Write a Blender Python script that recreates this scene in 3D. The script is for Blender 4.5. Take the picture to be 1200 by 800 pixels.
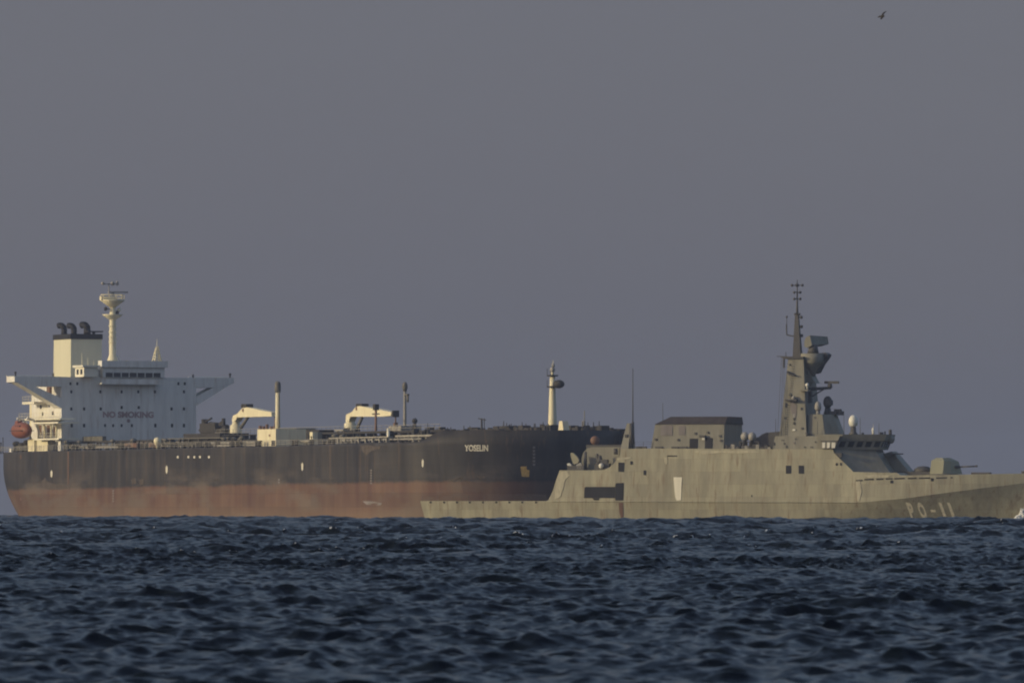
import bpy, bmesh, math, random
import numpy as np
from math import sin, cos, radians, pi, sqrt
random.seed(7)
for o in list(bpy.data.objects):
    bpy.data.objects.remove(o)
S = bpy.context.scene
COL = S.collection

# ------------------------------------------------------------------ camera, sky, sun, exposure
H = 1.8            # eye height over the mean sea, metres
F = 9000.0         # focal length in photo pixels (1200 wide)
YH = 597.0         # photo row of the eye level
cam = bpy.data.cameras.new('camera')
cam.sensor_width = 36.0
cam.lens = F / 1200 * 36
cam.shift_y = (YH - 400) / 1200
cam.clip_start = 1.0
cam.clip_end = 60000
cam.dof.use_dof = True
cam.dof.focus_distance = 1250
cam.dof.aperture_fstop = 7.0
camo = bpy.data.objects.new('camera', cam)
camo.location = (0, 0, H)
camo.rotation_euler = (pi / 2, 0, 0)
COL.objects.link(camo)
S.camera = camo

SUN_AZ, SUN_EL = 74.0, 12.0        # azimuth measured to the left of straight behind the camera
sdir = (-sin(radians(SUN_AZ)) * cos(radians(SUN_EL)), -cos(radians(SUN_AZ)) * cos(radians(SUN_EL)), sin(radians(SUN_EL)))
W = bpy.data.worlds.new('World')
S.world = W
W.use_nodes = True
nt = W.node_tree
nt.nodes.clear()
wout = nt.nodes.new('ShaderNodeOutputWorld')
wbg = nt.nodes.new('ShaderNodeBackground')
sky = nt.nodes.new('ShaderNodeTexSky')
sky.sky_type = 'NISHITA'
sky.sun_disc = False
sky.sun_elevation = radians(SUN_EL)
sky.sun_rotation = math.atan2(sdir[0], sdir[1])
sky.altitude = 0
sky.air_density = 1.0
sky.dust_density = 3.0
sky.ozone_density = 2.0
# an even bank of grey mauve dusk haze low in the sky, clearer and bluer overhead
wtc = nt.nodes.new('ShaderNodeTexCoord')
wsep = nt.nodes.new('ShaderNodeSeparateXYZ')
nt.links.new(wtc.outputs['Generated'], wsep.inputs[0])
wr = nt.nodes.new('ShaderNodeMapRange')
wr.interpolation_type = 'SMOOTHSTEP'
wr.inputs[1].default_value = 0.08; wr.inputs[2].default_value = 0.32
wr.inputs[3].default_value = 0.92; wr.inputs[4].default_value = 0.10
nt.links.new(wsep.outputs[2], wr.inputs[0])
wmix = nt.nodes.new('ShaderNodeMixRGB')
nt.links.new(wr.outputs[0], wmix.inputs[0])
wns = nt.nodes.new('ShaderNodeTexNoise'); wns.inputs['Scale'].default_value = 9.0; wns.inputs['Detail'].default_value = 5
wmp = nt.nodes.new('ShaderNodeMapping'); wmp.inputs['Scale'].default_value = (1, 1, 3.5)
nt.links.new(wtc.outputs['Generated'], wmp.inputs[0]); nt.links.new(wmp.outputs[0], wns.inputs['Vector'])
wnr = nt.nodes.new('ShaderNodeMixRGB')
wnr.inputs[1].default_value = (1.44, 1.46, 1.80, 1); wnr.inputs[2].default_value = (1.56, 1.60, 1.94, 1)
nt.links.new(wns.outputs[0], wnr.inputs[0])
nt.links.new(wnr.outputs[0], wmix.inputs[2])
wdim = nt.nodes.new('ShaderNodeMixRGB'); wdim.blend_type = 'MULTIPLY'; wdim.inputs[0].default_value = 1
wdim.inputs[2].default_value = (2.25, 2.00, 1.95, 1)
nt.links.new(sky.outputs[0], wdim.inputs[1])
nt.links.new(wdim.outputs[0], wmix.inputs[1])
nt.links.new(wmix.outputs[0], wbg.inputs[0])
wbg.inputs[1].default_value = 0.095
nt.links.new(wbg.outputs[0], wout.inputs[0])

sun = bpy.data.lights.new('sun', 'SUN')
sun.energy = 2.55
sun.angle = radians(0.6)
sun.color = (1.0, 0.84, 0.50)
suno = bpy.data.objects.new('sun', sun)
from mathutils import Vector
suno.rotation_euler = Vector(sdir).to_track_quat('Z', 'Y').to_euler()
suno.location = (-200, -100, 300)
COL.objects.link(suno)

S.view_settings.view_transform = 'Standard'
S.view_settings.look = 'None'
S.view_settings.exposure = 0.0
S.view_settings.gamma = 1.0
S.cycles.filter_width = 2.0
S.cycles.volume_bounces = 0
S.cycles.max_bounces = 5

# ------------------------------------------------------------------ helpers: materials
def new_mat(name):
    m = bpy.data.materials.new(name)
    m.use_nodes = True
    return m, m.node_tree, m.node_tree.nodes['Principled BSDF']

def paint(name, col, rough=0.55, var=0.12, stain=None, stain_amt=0.0, scale=0.25, streak=True, metal=0.0, plates=None):
    """weathered paint: broad tone drift, run-down streaks and stains with a shape of their own"""
    m, t, b = new_mat(name)
    N = t.nodes; L = t.links
    tc = N.new('ShaderNodeTexCoord')
    mp = N.new('ShaderNodeMapping')
    mp.inputs['Scale'].default_value = (scale * 2.2, scale * 2.2, scale * (0.28 if streak else 1.6))
    L.new(tc.outputs['Object'], mp.inputs[0])
    n1 = N.new('ShaderNodeTexNoise'); n1.inputs['Scale'].default_value = 1.0; n1.inputs['Detail'].default_value = 6; n1.inputs['Roughness'].default_value = 0.65
    L.new(mp.outputs[0], n1.inputs['Vector'])
    r1 = N.new('ShaderNodeMapRange'); r1.inputs[1].default_value = 0.3; r1.inputs[2].default_value = 0.7
    r1.inputs[3].default_value = 1 - var * 1.6; r1.inputs[4].default_value = 1 + var
    L.new(n1.outputs[0], r1.inputs[0])
    mul = N.new('ShaderNodeMixRGB'); mul.blend_type = 'MULTIPLY'; mul.inputs[0].default_value = 1
    mul.inputs[1].default_value = (*col, 1)
    L.new(r1.outputs[0], mul.inputs[2])
    last = mul.outputs[0]
    if stain:
        n2 = N.new('ShaderNodeTexNoise'); n2.inputs['Scale'].default_value = 1.7; n2.inputs['Detail'].default_value = 8; n2.inputs['Roughness'].default_value = 0.7
        L.new(mp.outputs[0], n2.inputs['Vector'])
        r2 = N.new('ShaderNodeMapRange'); r2.inputs[1].default_value = 0.53; r2.inputs[2].default_value = 0.68
        r2.inputs[3].default_value = 0; r2.inputs[4].default_value = stain_amt
        L.new(n2.outputs[0], r2.inputs[0])
        mx = N.new('ShaderNodeMixRGB'); mx.inputs[2].default_value = (*stain, 1)
        L.new(r2.outputs[0], mx.inputs[0]); L.new(last, mx.inputs[1])
        last = mx.outputs[0]
    if plates:
        sp = N.new('ShaderNodeSeparateXYZ'); L.new(tc.outputs['Object'], sp.inputs[0])
        cx = N.new('ShaderNodeCombineXYZ'); L.new(sp.outputs[0], cx.inputs[0]); L.new(sp.outputs[2], cx.inputs[1])
        br = N.new('ShaderNodeTexBrick'); br.inputs['Scale'].default_value = 1.0; br.inputs['Brick Width'].default_value = plates[0]; br.inputs['Row Height'].default_value = plates[1]; br.inputs['Mortar Size'].default_value = 0.03; br.inputs['Mortar Smooth'].default_value = 0.6
        br.inputs['Color1'].default_value = (0.90, 0.90, 0.91, 1); br.inputs['Color2'].default_value = (1.08, 1.08, 1.06, 1); br.inputs['Mortar'].default_value = (0.80, 0.78, 0.76, 1)
        L.new(cx.outputs[0], br.inputs['Vector'])
        pm = N.new('ShaderNodeMixRGB'); pm.blend_type = 'MULTIPLY'; pm.inputs[0].default_value = 1
        L.new(last, pm.inputs[1]); L.new(br.outputs['Color'], pm.inputs[2]); last = pm.outputs[0]
        # thin rusty runs
        mp2 = N.new('ShaderNodeMapping'); mp2.inputs['Scale'].default_value = (2.2, 2.2, 0.12); L.new(tc.outputs['Object'], mp2.inputs[0])
        n3 = N.new('ShaderNodeTexNoise'); n3.inputs['Scale'].default_value = 1.0; n3.inputs['Detail'].default_value = 5; L.new(mp2.outputs[0], n3.inputs['Vector'])
        r3 = N.new('ShaderNodeMapRange'); r3.inputs[1].default_value = 0.58; r3.inputs[2].default_value = 0.72; r3.inputs[3].default_value = 0; r3.inputs[4].default_value = 0.6; L.new(n3.outputs[0], r3.inputs[0])
        m3 = N.new('ShaderNodeMixRGB'); m3.inputs[2].default_value = (0.17, 0.11, 0.065, 1); L.new(r3.outputs[0], m3.inputs[0]); L.new(last, m3.inputs[1]); last = m3.outputs[0]
    L.new(last, b.inputs['Base Color'])
    b.inputs['Roughness'].default_value = rough
    b.inputs['Metallic'].default_value = metal
    b.inputs['Specular IOR Level'].default_value = 0.25
    return m

M = {}
M['white'] = paint('weathered_white_paint', (0.72, 0.71, 0.66), 0.5, 0.10, (0.38, 0.28, 0.20), 0.5, 0.35)
M['whiteclean'] = paint('white_paint', (0.74, 0.71, 0.58), 0.5, 0.05)
M['funnel'] = paint('funnel_cream', (0.63, 0.61, 0.46), 0.5, 0.05)
M['cream'] = paint('cream_paint', (0.72, 0.67, 0.48), 0.5, 0.06, (0.36, 0.22, 0.12), 0.4, 0.5)
M['black'] = paint('black_paint', (0.022, 0.022, 0.024), 0.6, 0.2)
M['dark'] = paint('dark_deck_gear', (0.042, 0.040, 0.038), 0.7, 0.3, (0.10, 0.08, 0.06), 0.6, 1.0, False)
M['pipe'] = paint('deck_pipe_paint', (0.15, 0.145, 0.125), 0.6, 0.25, (0.17, 0.09, 0.05), 0.6, 0.8, False)
M['rail'] = paint('rail_paint', (0.30, 0.285, 0.25), 0.6, 0.2)
M['glass'] = paint('dark_window', (0.020, 0.022, 0.026), 0.25, 0.1)
M['orange'] = paint('orange_plastic', (0.22, 0.080, 0.048), 0.5, 0.08)
M['redtext'] = paint('red_lettering', (0.38, 0.26, 0.25), 0.6, 0.15)
M['whitetext'] = paint('white_lettering', (0.66, 0.64, 0.55), 0.6, 0.2, (0.12, 0.09, 0.07), 0.6, 3.0, False)
M['scuff'] = paint('scuffed_paint', (0.085, 0.070, 0.058), 0.7, 0.3, (0.05, 0.04, 0.035), 0.7, 0.6)
M['palegrey'] = paint('pale_worn_grey', (0.44, 0.41, 0.30), 0.6, 0.2, (0.28, 0.26, 0.2), 0.7, 1.5)
M['opening'] = paint('dark_opening', (0.022, 0.022, 0.026), 0.7, 0.2)  # near-black colour stands in for the shade inside openings
M['yellow'] = paint('ochre_mark', (0.52, 0.36, 0.12), 0.6, 0.25, (0.10, 0.08, 0.06), 0.6, 2.0, False)
M['rust'] = paint('rust_patch', (0.20, 0.115, 0.065), 0.7, 0.25)
M['rustbrown'] = paint('brown_paint', (0.17, 0.10, 0.07), 0.6, 0.2)
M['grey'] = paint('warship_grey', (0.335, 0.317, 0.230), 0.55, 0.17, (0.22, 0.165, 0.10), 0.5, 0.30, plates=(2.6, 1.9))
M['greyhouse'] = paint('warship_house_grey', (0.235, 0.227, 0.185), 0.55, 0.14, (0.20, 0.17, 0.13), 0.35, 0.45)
M['greydark'] = paint('warship_dark_grey', (0.085, 0.082, 0.08), 0.6, 0.2)
M['canvas'] = paint('dark_roof_sheet', (0.060, 0.050, 0.046), 0.7, 0.25, None, 0, 0.5, False)
M['patch'] = paint('faded_purple_grey_paint', (0.205, 0.185, 0.18), 0.6, 0.18)
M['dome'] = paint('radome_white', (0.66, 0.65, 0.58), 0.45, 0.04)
M['domegrey'] = paint('radome_grey', (0.30, 0.29, 0.27), 0.5, 0.06)
M['creamtext'] = paint('cream_lettering', (0.82, 0.76, 0.56), 0.6, 0.2, (0.34, 0.24, 0.20), 0.5, 2.0, False)
M['yellowgrey'] = paint('gun_house_paint', (0.29, 0.285, 0.20), 0.5, 0.08)
M['bird'] = paint('dark_feathers', (0.03, 0.028, 0.03), 0.8, 0.2)

# ------------------------------------------------------------------ helpers: meshes
class MB:
    """collects shapes in ship axes (u forward, v to starboard, z up)"""
    def __init__(s): s.v = []; s.f = []; s.sm = []
    def add(s, vs, fs, smooth=False):
        k = len(s.v); s.v += [tuple(p) for p in vs]
        for f in fs: s.f.append(tuple(i + k for i in f)); s.sm.append(smooth)
        return s
    def box(s, u0, u1, v0, v1, z0, z1):
        return s.loft([[(u0, v0, z0), (u1, v0, z0), (u1, v1, z0), (u0, v1, z0)],
                       [(u0, v0, z1), (u1, v0, z1), (u1, v1, z1), (u0, v1, z1)]])
    def loft(s, rings, cap=True, smooth=False):
        n = len(rings[0]); vs = [p for r in rings for p in r]; fs = []
        for k in range(len(rings) - 1):
            for i in range(n):
                j = (i + 1) % n
                fs.append((k * n + i, k * n + j, (k + 1) * n + j, (k + 1) * n + i))
        s.add(vs, fs, smooth)
        if cap:
            s.add(rings[0], [tuple(range(n))]); s.add(rings[-1], [tuple(range(n))])
        return s
    def plan(s, p0, z0, p1, z1):
        """tapered block: floor plan p0 at z0, roof plan p1 at z1"""
        return s.loft([[(a, b, z0) for a, b in p0], [(a, b, z1) for a, b in p1]])
    def side(s, poly, v0, v1):
        """profile in (u,z) from v0 to v1"""
        return s.loft([[(a, v0, b) for a, b in poly], [(a, v1, b) for a, b in poly]])
    def front(s, poly, u0, u1):
        """profile in (v,z) from u0 to u1"""
        return s.loft([[(u0, a, b) for a, b in poly], [(u1, a, b) for a, b in poly]])
    def tube(s, p, q, r0, r1=None, n=10):
        r1 = r0 if r1 is None else r1
        p = Vector(p); q = Vector(q); d = (q - p).normalized()
        a = d.orthogonal().normalized(); b = d.cross(a)
        R = []
        for c, r in ((p, r0), (q, r1)):
            R.append([tuple(c + a * (r * cos(2 * pi * i / n)) + b * (r * sin(2 * pi * i / n))) for i in range(n)])
        return s.loft(R, True, n > 6)
    def path(s, pts, r, n=8):
        for a, b in zip(pts[:-1], pts[1:]): s.tube(a, b, r, r, n)
        return s
    def lathe(s, c, prof, n=20):
        R = [[(c[0] + r * cos(2 * pi * i / n), c[1] + r * sin(2 * pi * i / n), c[2] + z) for i in range(n)] for r, z in prof]
        return s.loft(R, True, True)
    def ball(s, c, ru, rv, rz, n=14):
        R = []
        for k in range(1, n):
            t = pi * k / n
            R.append([(c[0] + ru * sin(t) * cos(2 * pi * i / n), c[1] + rv * sin(t) * sin(2 * pi * i / n), c[2] - rz * cos(t)) for i in range(n)])
        return s.loft(R, True, True)
    def build(s, name, mat, parent=None, label=None):
        me = bpy.data.meshes.new(name)
        me.from_pydata([(a, -b, c) for a, b, c in s.v], [], s.f)
        bm = bmesh.new(); bm.from_mesh(me)
        for f, k in zip(bm.faces, s.sm): f.smooth = k
        bmesh.ops.remove_doubles(bm, verts=bm.verts, dist=1e-5)
        bmesh.ops.recalc_face_normals(bm, faces=bm.faces)
        bm.to_mesh(me); bm.free()
        me.materials.append(mat)
        o = bpy.data.objects.new(name, me)
        COL.objects.link(o)
        if parent: o.parent = parent
        if label: o['label'] = label
        return o

def thing(name, label, cat, loc, rz=0.0, group=None):
    o = bpy.data.objects.new(name, None)
    o.empty_display_size = 5
    COL.objects.link(o)
    o.location = loc; o.rotation_euler = (0, 0, rz)
    o['label'] = label; o['category'] = cat
    if group: o['group'] = group
    return o

def copy_part(o, du=0, dv=0, dz=0, parent=None):
    """a copy of a part with its sub-parts, moved along the ship"""
    c = o.copy(); COL.objects.link(c)
    c.parent = parent or o.parent
    c.location = (o.location[0] + du, o.location[1] - dv, o.location[2] + dz)
    for ch in list(o.children):
        d = ch.copy(); COL.objects.link(d); d.parent = c
    return c

class Frame:
    """a ship's axes in the world; measures taken along its side or front planes"""
    def __init__(s, c, deg):
        t = radians(deg); s.c = c; s.a = (sin(t), -cos(t)); s.b = (-cos(t), -sin(t)); s.rz = math.atan2(-cos(t), sin(t))
    def Y(s, u, v): return s.c[1] + u * s.a[1] + v * s.b[1]
    def at_v(s, px, py, v):
        k = (px - 600) / F
        u = (k * (s.c[1] + v * s.b[1]) - s.c[0] - v * s.b[0]) / (s.a[0] - k * s.a[1])
        return u, H + (YH - py) * s.Y(u, v) / F
    def at_u(s, px, py, u):
        k = (px - 600) / F
        v = (k * (s.c[1] + u * s.a[1]) - s.c[0] - u * s.a[0]) / (s.b[0] - k * s.b[1])
        return v, H + (YH - py) * s.Y(u, v) / F

def text_mesh(body, width, height, bold=0.0, space=1.0):
    cu = bpy.data.curves.new('lettering', 'FONT')
    cu.body = body; cu.size = 1; cu.offset = bold; cu.space_character = space
    o = bpy.data.objects.new('lettering', cu); COL.objects.link(o)
    dg = bpy.context.evaluated_depsgraph_get()
    me = bpy.data.meshes.new_from_object(o.evaluated_get(dg))
    bpy.data.objects.remove(o); bpy.data.curves.remove(cu)
    co = np.zeros(len(me.vertices) * 3); me.vertices.foreach_get('co', co); co = co.reshape(-1, 3)
    lo = co.min(0); hi = co.max(0)
    x = (co[:, 0] - lo[0]) / (hi[0] - lo[0]) * width
    y = (co[:, 1] - lo[1]) / (hi[1] - lo[1]) * height
    fs = [tuple(p.vertices) for p in me.polygons]
    bpy.data.meshes.remove(me)
    return x, y, fs

def lerp(x, xs, ys): return float(np.interp(x, xs, ys))
def sstep(a, b, x):
    t = min(1, max(0, (x - a) / (b - a))); return t * t * (3 - 2 * t)

# ================================================================== THE SEA
RE = 7.4e6                          # earth radius with refraction
def make_sea():
    rng = np.random.default_rng(11)
    ys = [55.0]
    while ys[-1] < 2000: ys.append(ys[-1] + 0.08 + 0.0010 * max(0, ys[-1] - 230))
    while ys[-1] < 6500: ys.append(ys[-1] * 1.012)
    ys = np.array([-600, -200, -40, 0, 20] + ys)
    t = np.linspace(-1, 1, 1120)
    ti = 0.86
    Y = np.repeat(ys[:, None], len(t), 1)
    half = 0.076 * np.maximum(Y, 30) + 0.6
    outer = 70 + 0.30 * np.maximum(Y, 0)
    T = np.repeat(t[None, :], len(ys), 0)
    A = np.abs(T)
    e = np.clip((A - ti) / (1 - ti), 0, 1)
    X = np.sign(T) * (np.minimum(A, ti) / ti * half + (outer - half) * e ** 2.2)
    X = np.concatenate([np.full((len(ys), 1), -5000.0), X, np.full((len(ys), 1), 5000.0)], 1)
    Y = np.concatenate([Y[:, :1], Y, Y[:, :1]], 1)
    R, C = X.shape
    X0 = X.astype(np.float32).copy(); Y0 = Y.astype(np.float32).copy()
    Z = np.zeros_like(X0); DX = np.zeros_like(X0); DY = np.zeros_like(X0); J = np.zeros_like(X0)
    dr = np.gradient(ys)
    N = 124
    lam = np.exp(np.linspace(math.log(0.20), math.log(7), N)) * rng.uniform(0.93, 1.07, N)
    for l in lam:
        sp = 0.55 if l > 2 else 0.85
        th = radians(78) + rng.normal(0, sp)          # travel direction: mostly towards the shore
        k = 2 * pi / l
        kx, ky = k * cos(th), -k * sin(th)
        a = 0.0078 * l * (1.12 if l < 0.8 else 1.0 if l < 1.2 else (1.2 / l) ** 1.0) * rng.uniform(0.7, 1.3)
        ly = abs(2 * pi / ky)
        w = np.clip((ly / np.maximum(dr, 1e-3) - 2.0) / 2.0, 0, 1)
        w = w * np.clip((ys - 55) / 15, 0, 1) * np.clip((3500 - ys) / 1500, 0, 1)
        w = w * (0.85 + 0.15 * np.clip((ys - 95) / 140, 0, 1))
        if l > 1.3: w = w * (1 + 1.3 * np.clip((ys - 220) / 500, 0, 1))
        rows = np.where(w > 0)[0]
        if len(rows) == 0: continue
        r0, r1 = rows[0], rows[-1] + 1
        ph = kx * X0[r0:r1] + ky * Y0[r0:r1] + rng.uniform(0, 2 * pi)
        s_ = np.sin(ph); c_ = np.cos(ph); wa = (w[r0:r1] * a).astype(np.float32)[:, None]
        Z[r0:r1] += wa * c_
        q = 0.85
        DX[r0:r1] -= q * wa * s_ * (kx / k); DY[r0:r1] -= q * wa * s_ * (ky / k)
        J[r0:r1] += wa * k * c_
    # slow grouping of the waves
    G = np.ones_like(Z)
    for i in range(9):
        l = rng.uniform(7, 60); th = rng.uniform(0, pi); k = 2 * pi / l
        G += 0.15 * np.cos(k * cos(th) * X0 + k * sin(th) * Y0 * 0.6 + rng.uniform(0, 6.28))
    G = np.clip(G, 0.45, 1.85)
    G = 1 + (G - 1) * np.clip((Y0 - 95) / 90, 0.3, 1)
    Z *= G; DX *= G; DY *= G; J *= G
    for i in range(9):                               # a low swell under the chop
        l = rng.uniform(7, 17); th = radians(80) + rng.normal(0, 0.5); k = 2 * pi / l
        kx, ky = k * cos(th), -k * sin(th)
        w = (np.clip((ys - 60) / 120, 0, 1) * np.clip((3500 - ys) / 1500, 0, 1)).astype(np.float32)[:, None]
        w = w * (1 + 1.9 * np.clip((ys - 250) / 500, 0, 1)).astype(np.float32)[:, None]
        Z += 0.050 * w * np.cos(kx * X0 + ky * Y0 + rng.uniform(0, 6.28))
    foam = np.clip((J - 0.98) / 0.35, 0, 1) * (Z > 0.20)
    n_far = np.clip((3000 - Y0) / 1000, 0, 1)
    foam *= n_far * np.clip((Y0 - 140) / 160, 0, 1)
    edge = np.clip((5000 - np.abs(X0)) / 100, 0, 1)
    Xf = X0 + DX; Yf = Y0 + DY
    Zf = Z - (X0 * X0 + Y0 * Y0) / (2 * RE) * edge - 0
    co = np.stack([Xf, Yf, Zf], -1).reshape(-1, 3).astype(np.float32)
    idx = np.arange(R * C, dtype=np.int32).reshape(R, C)
    q = np.stack([idx[:-1, :-1], idx[:-1, 1:], idx[1:, 1:], idx[1:, :-1]], -1).reshape(-1, 4)
    me = bpy.data.meshes.new('sea')
    me.vertices.add(len(co)); me.vertices.foreach_set('co', co.ravel())
    me.loops.add(q.size); me.loops.foreach_set('vertex_index', q.ravel())
    me.polygons.add(len(q)); me.polygons.foreach_set('loop_start', np.arange(0, q.size, 4, dtype=np.int32))
    me.polygons.foreach_set('use_smooth', np.ones(len(q), dtype=bool))
    me.update()
    at = me.attributes.new('foam', 'FLOAT', 'POINT'); at.data.foreach_set('value', foam.ravel().astype(np.float32))
    o = bpy.data.objects.new('sea', me); COL.objects.link(o)
    o['kind'] = 'structure'
    m, t_, b = new_mat('sea_water')
    Nn = t_.nodes; L = t_.links
    tc = Nn.new('ShaderNodeTexCoord')
    mp = Nn.new('ShaderNodeMapping'); mp.inputs['Scale'].default_value = (1.0, 0.8, 1.0); mp.inputs['Rotation'].default_value = (0, 0, 0.35)
    L.new(tc.outputs['Object'], mp.inputs[0])
    n1 = Nn.new('ShaderNodeTexNoise'); n1.inputs['Scale'].default_value = 1.5; n1.inputs['Detail'].default_value = 8; n1.inputs['Roughness'].default_value = 0.66
    L.new(mp.outputs[0], n1.inputs['Vector'])
    # small ripples tilt the surface a little every way
    geo = Nn.new('ShaderNodeNewGeometry')
    v1 = Nn.new('ShaderNodeVectorMath'); v1.operation = 'SUBTRACT'; v1.inputs[1].default_value = (0.5, 0.5, 0.5); L.new(n1.outputs['Color'], v1.inputs[0])
    v2 = Nn.new('ShaderNodeVectorMath'); v2.operation = 'MULTIPLY'; v2.inputs[1].default_value = (1.3, 1.7, 0.0); L.new(v1.outputs[0], v2.inputs[0])
    v3 = Nn.new('ShaderNodeVectorMath'); v3.operation = 'ADD'; L.new(v2.outputs[0], v3.inputs[0]); L.new(geo.outputs['Normal'], v3.inputs[1])
    v4 = Nn.new('ShaderNodeVectorMath'); v4.operation = 'NORMALIZE'; L.new(v3.outputs[0], v4.inputs[0])
    L.new(v4.outputs[0], b.inputs['Normal'])
    b.inputs['Base Color'].default_value = (0.0040, 0.0072, 0.0115, 1)
    b.inputs['Roughness'].default_value = 0.22
    b.inputs['Specular IOR Level'].default_value = 0.20
    b.inputs['IOR'].default_value = 1.33
    fa = Nn.new('ShaderNodeAttribute'); fa.attribute_name = 'foam'
    n2 = Nn.new('ShaderNodeTexNoise'); n2.inputs['Scale'].default_value = 2.4; n2.inputs['Detail'].default_value = 6
    L.new(tc.outputs['Object'], n2.inputs['Vector'])
    ad = Nn.new('ShaderNodeMath'); ad.operation = 'MULTIPLY_ADD'; ad.inputs[1].default_value = 1.3; ad.inputs[2].default_value = -0.62
    sb = Nn.new('ShaderNodeMath'); sb.operation = 'ADD'
    L.new(n2.outputs[0], sb.inputs[0]); L.new(fa.outputs['Fac'], sb.inputs[1])
    ad.operation = 'SUBTRACT'; L.new(sb.outputs[0], ad.inputs[0]); ad.inputs[1].default_value = 0.95
    cl = Nn.new('ShaderNodeMath'); cl.operation = 'MULTIPLY'; cl.use_clamp = True; cl.inputs[1].default_value = 3.0
    L.new(ad.outputs[0], cl.inputs[0])
    df = Nn.new('ShaderNodeBsdfDiffuse'); df.inputs[0].default_value = (0.55, 0.58, 0.6, 1)
    mx = Nn.new('ShaderNodeMixShader')
    L.new(cl.outputs[0], mx.inputs[0]); L.new(b.outputs[0], mx.inputs[1]); L.new(df.outputs[0], mx.inputs[2])
    L.new(mx.outputs[0], t_.nodes['Material Output'].inputs['Surface'])
    me.materials.append(m)
    return o

# ship frames
TK = Frame((-77.503, 1537.425), 24.0)
WC_Y = 1158.0
WK = Frame((0.0, WC_Y), 73.0)
# warship: stern corner (u=-49.5, v=5.8) at photo column 491
_k = (491 - 600) / F
WK.c = (_k * (WC_Y - 49.5 * WK.a[1] + 5.8 * WK.b[1]) + 49.5 * WK.a[0] - 5.8 * WK.b[0], WC_Y)
def wworld(u, v): return (WK.c[0] + u * WK.a[0] + v * WK.b[0], WK.c[1] + u * WK.a[1] + v * WK.b[1])
make_sea()
def spray(name, spots, col, big=1.0):
    """broken water thrown up at the bow: many small uneven clots"""
    q = random.Random(9); mb = MB()
    for (px, py, v, rw, rh, n) in spots:
        for i in range(n):
            t = q.random(); x = px + q.uniform(-1, 1) * rw * (1 - .6 * t); y = py - rh * t
            vv = v + q.uniform(-.6, .8); u, z = WK.at_v(x, y, vv); rr_ = big * q.uniform(.08, .28) * (1.15 - .7 * t)
            mb.ball((u, vv, z), rr_ * q.uniform(.8, 1.6), rr_, rr_ * q.uniform(.6, 1.1), 6)
    o = mb.build(name, paint(name, col, .7, .25, None, 0, 1.5, False))
    o.location = (WK.c[0], WK.c[1], -.09); o.rotation_euler = (0, 0, WK.rz); o['kind'] = 'stuff'
    return o
spray('bow_foam', [(1198, 608, 2.6, 3.5, 13, 260), (1193, 608, 2.8, 3, 5, 120), (1204, 608, 2.2, 5, 19, 300)], (.62, .65, .68))

# ================================================================== THE TANKER
tk = thing('oil_tanker', 'long black oil tanker with rust-red lower hull and white bridge, behind the patrol ship', 'tanker', (TK.c[0], TK.c[1], -0.15), TK.rz)
U0, U1 = -38.0, 214.5
DECK, FC = 13.5, 15.5
HB = 23.5
def zred(u): return 5.9 + 0.0045 * u
UB = 196.5          # where the forecastle begins
def tdeck(u): return DECK + 0.35 * sstep(120, 195, u) + (FC - DECK) * sstep(UB, UB + 6.0, u)
US = 175.0
def bowlen(z): return 38.5 - 0.30 * max(0, 16.8 - z)
def thb(u, z):
    """half breadth of the tanker's hull"""
    f = 1.0
    if u > US:
        t = min(1.0, (u - US) / bowlen(z))
        f = (1 - t ** 2.7) ** 0.52
    if u < 22:
        t = (22 - u) / 60
        wd = 1 - 0.50 * t ** 2.1                        # at the deck
        lw = max(0.0, 1 - max(0, z) / 10.5)              # counter: the lower body narrows aft
        wd -= (0.17 * lw ** 2.0) * sstep(22, -36, u)
        f = min(f, wd)
    return HB * max(f, 0.0)
def hull_mesh():
    us = list(np.linspace(U0, 22, 26)) + list(np.linspace(22, US, 20))[1:]
    tt = [1 - (1 - k / 48) ** 2.0 for k in range(1, 49)] + [(UB - US) / 38.3, (UB + 2 - US) / 38.4, (UB + 4 - US) / 38.4, (UB + 6 - US) / 38.4]
    us += [US + t * 38.5 for t in sorted(tt)]
    zf = [-2.5, 0.0, 1.5, 3, 4.5, 6, 7.5, 9, 10.5, 12, 13.2, 1e9]
    mb = MB(); vs = []; n = len(zf)
    for u in us:
        zt = tdeck(u); t = (u - US) / 38.5
        for s_ in (1, -1):
            for z in zf:
                zz = min(z, zt)
                uu = US + t * bowlen(zz) if t > 0 else u
                vs.append((uu, s_ * (thb(uu, zz) if t < 1 else 0.0), zz))
    fs = []
    m = 2 * n
    for i in range(len(us) - 1):
        for sd in (0, 1):
            for j in range(n - 1):
                a = i * m + sd * n + j
                fs.append((a, a + m, a + m + 1, a + 1))
        a = i * m + n - 1; b = i * m + 2 * n - 1
        fs.append((a, a + m, b + m, b))                 # deck
    mb.add(vs, fs, True)
    mb.add(vs[:m], [tuple(list(range(n)) + list(range(2 * n - 1, n - 1, -1)))])
    return mb
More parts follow.
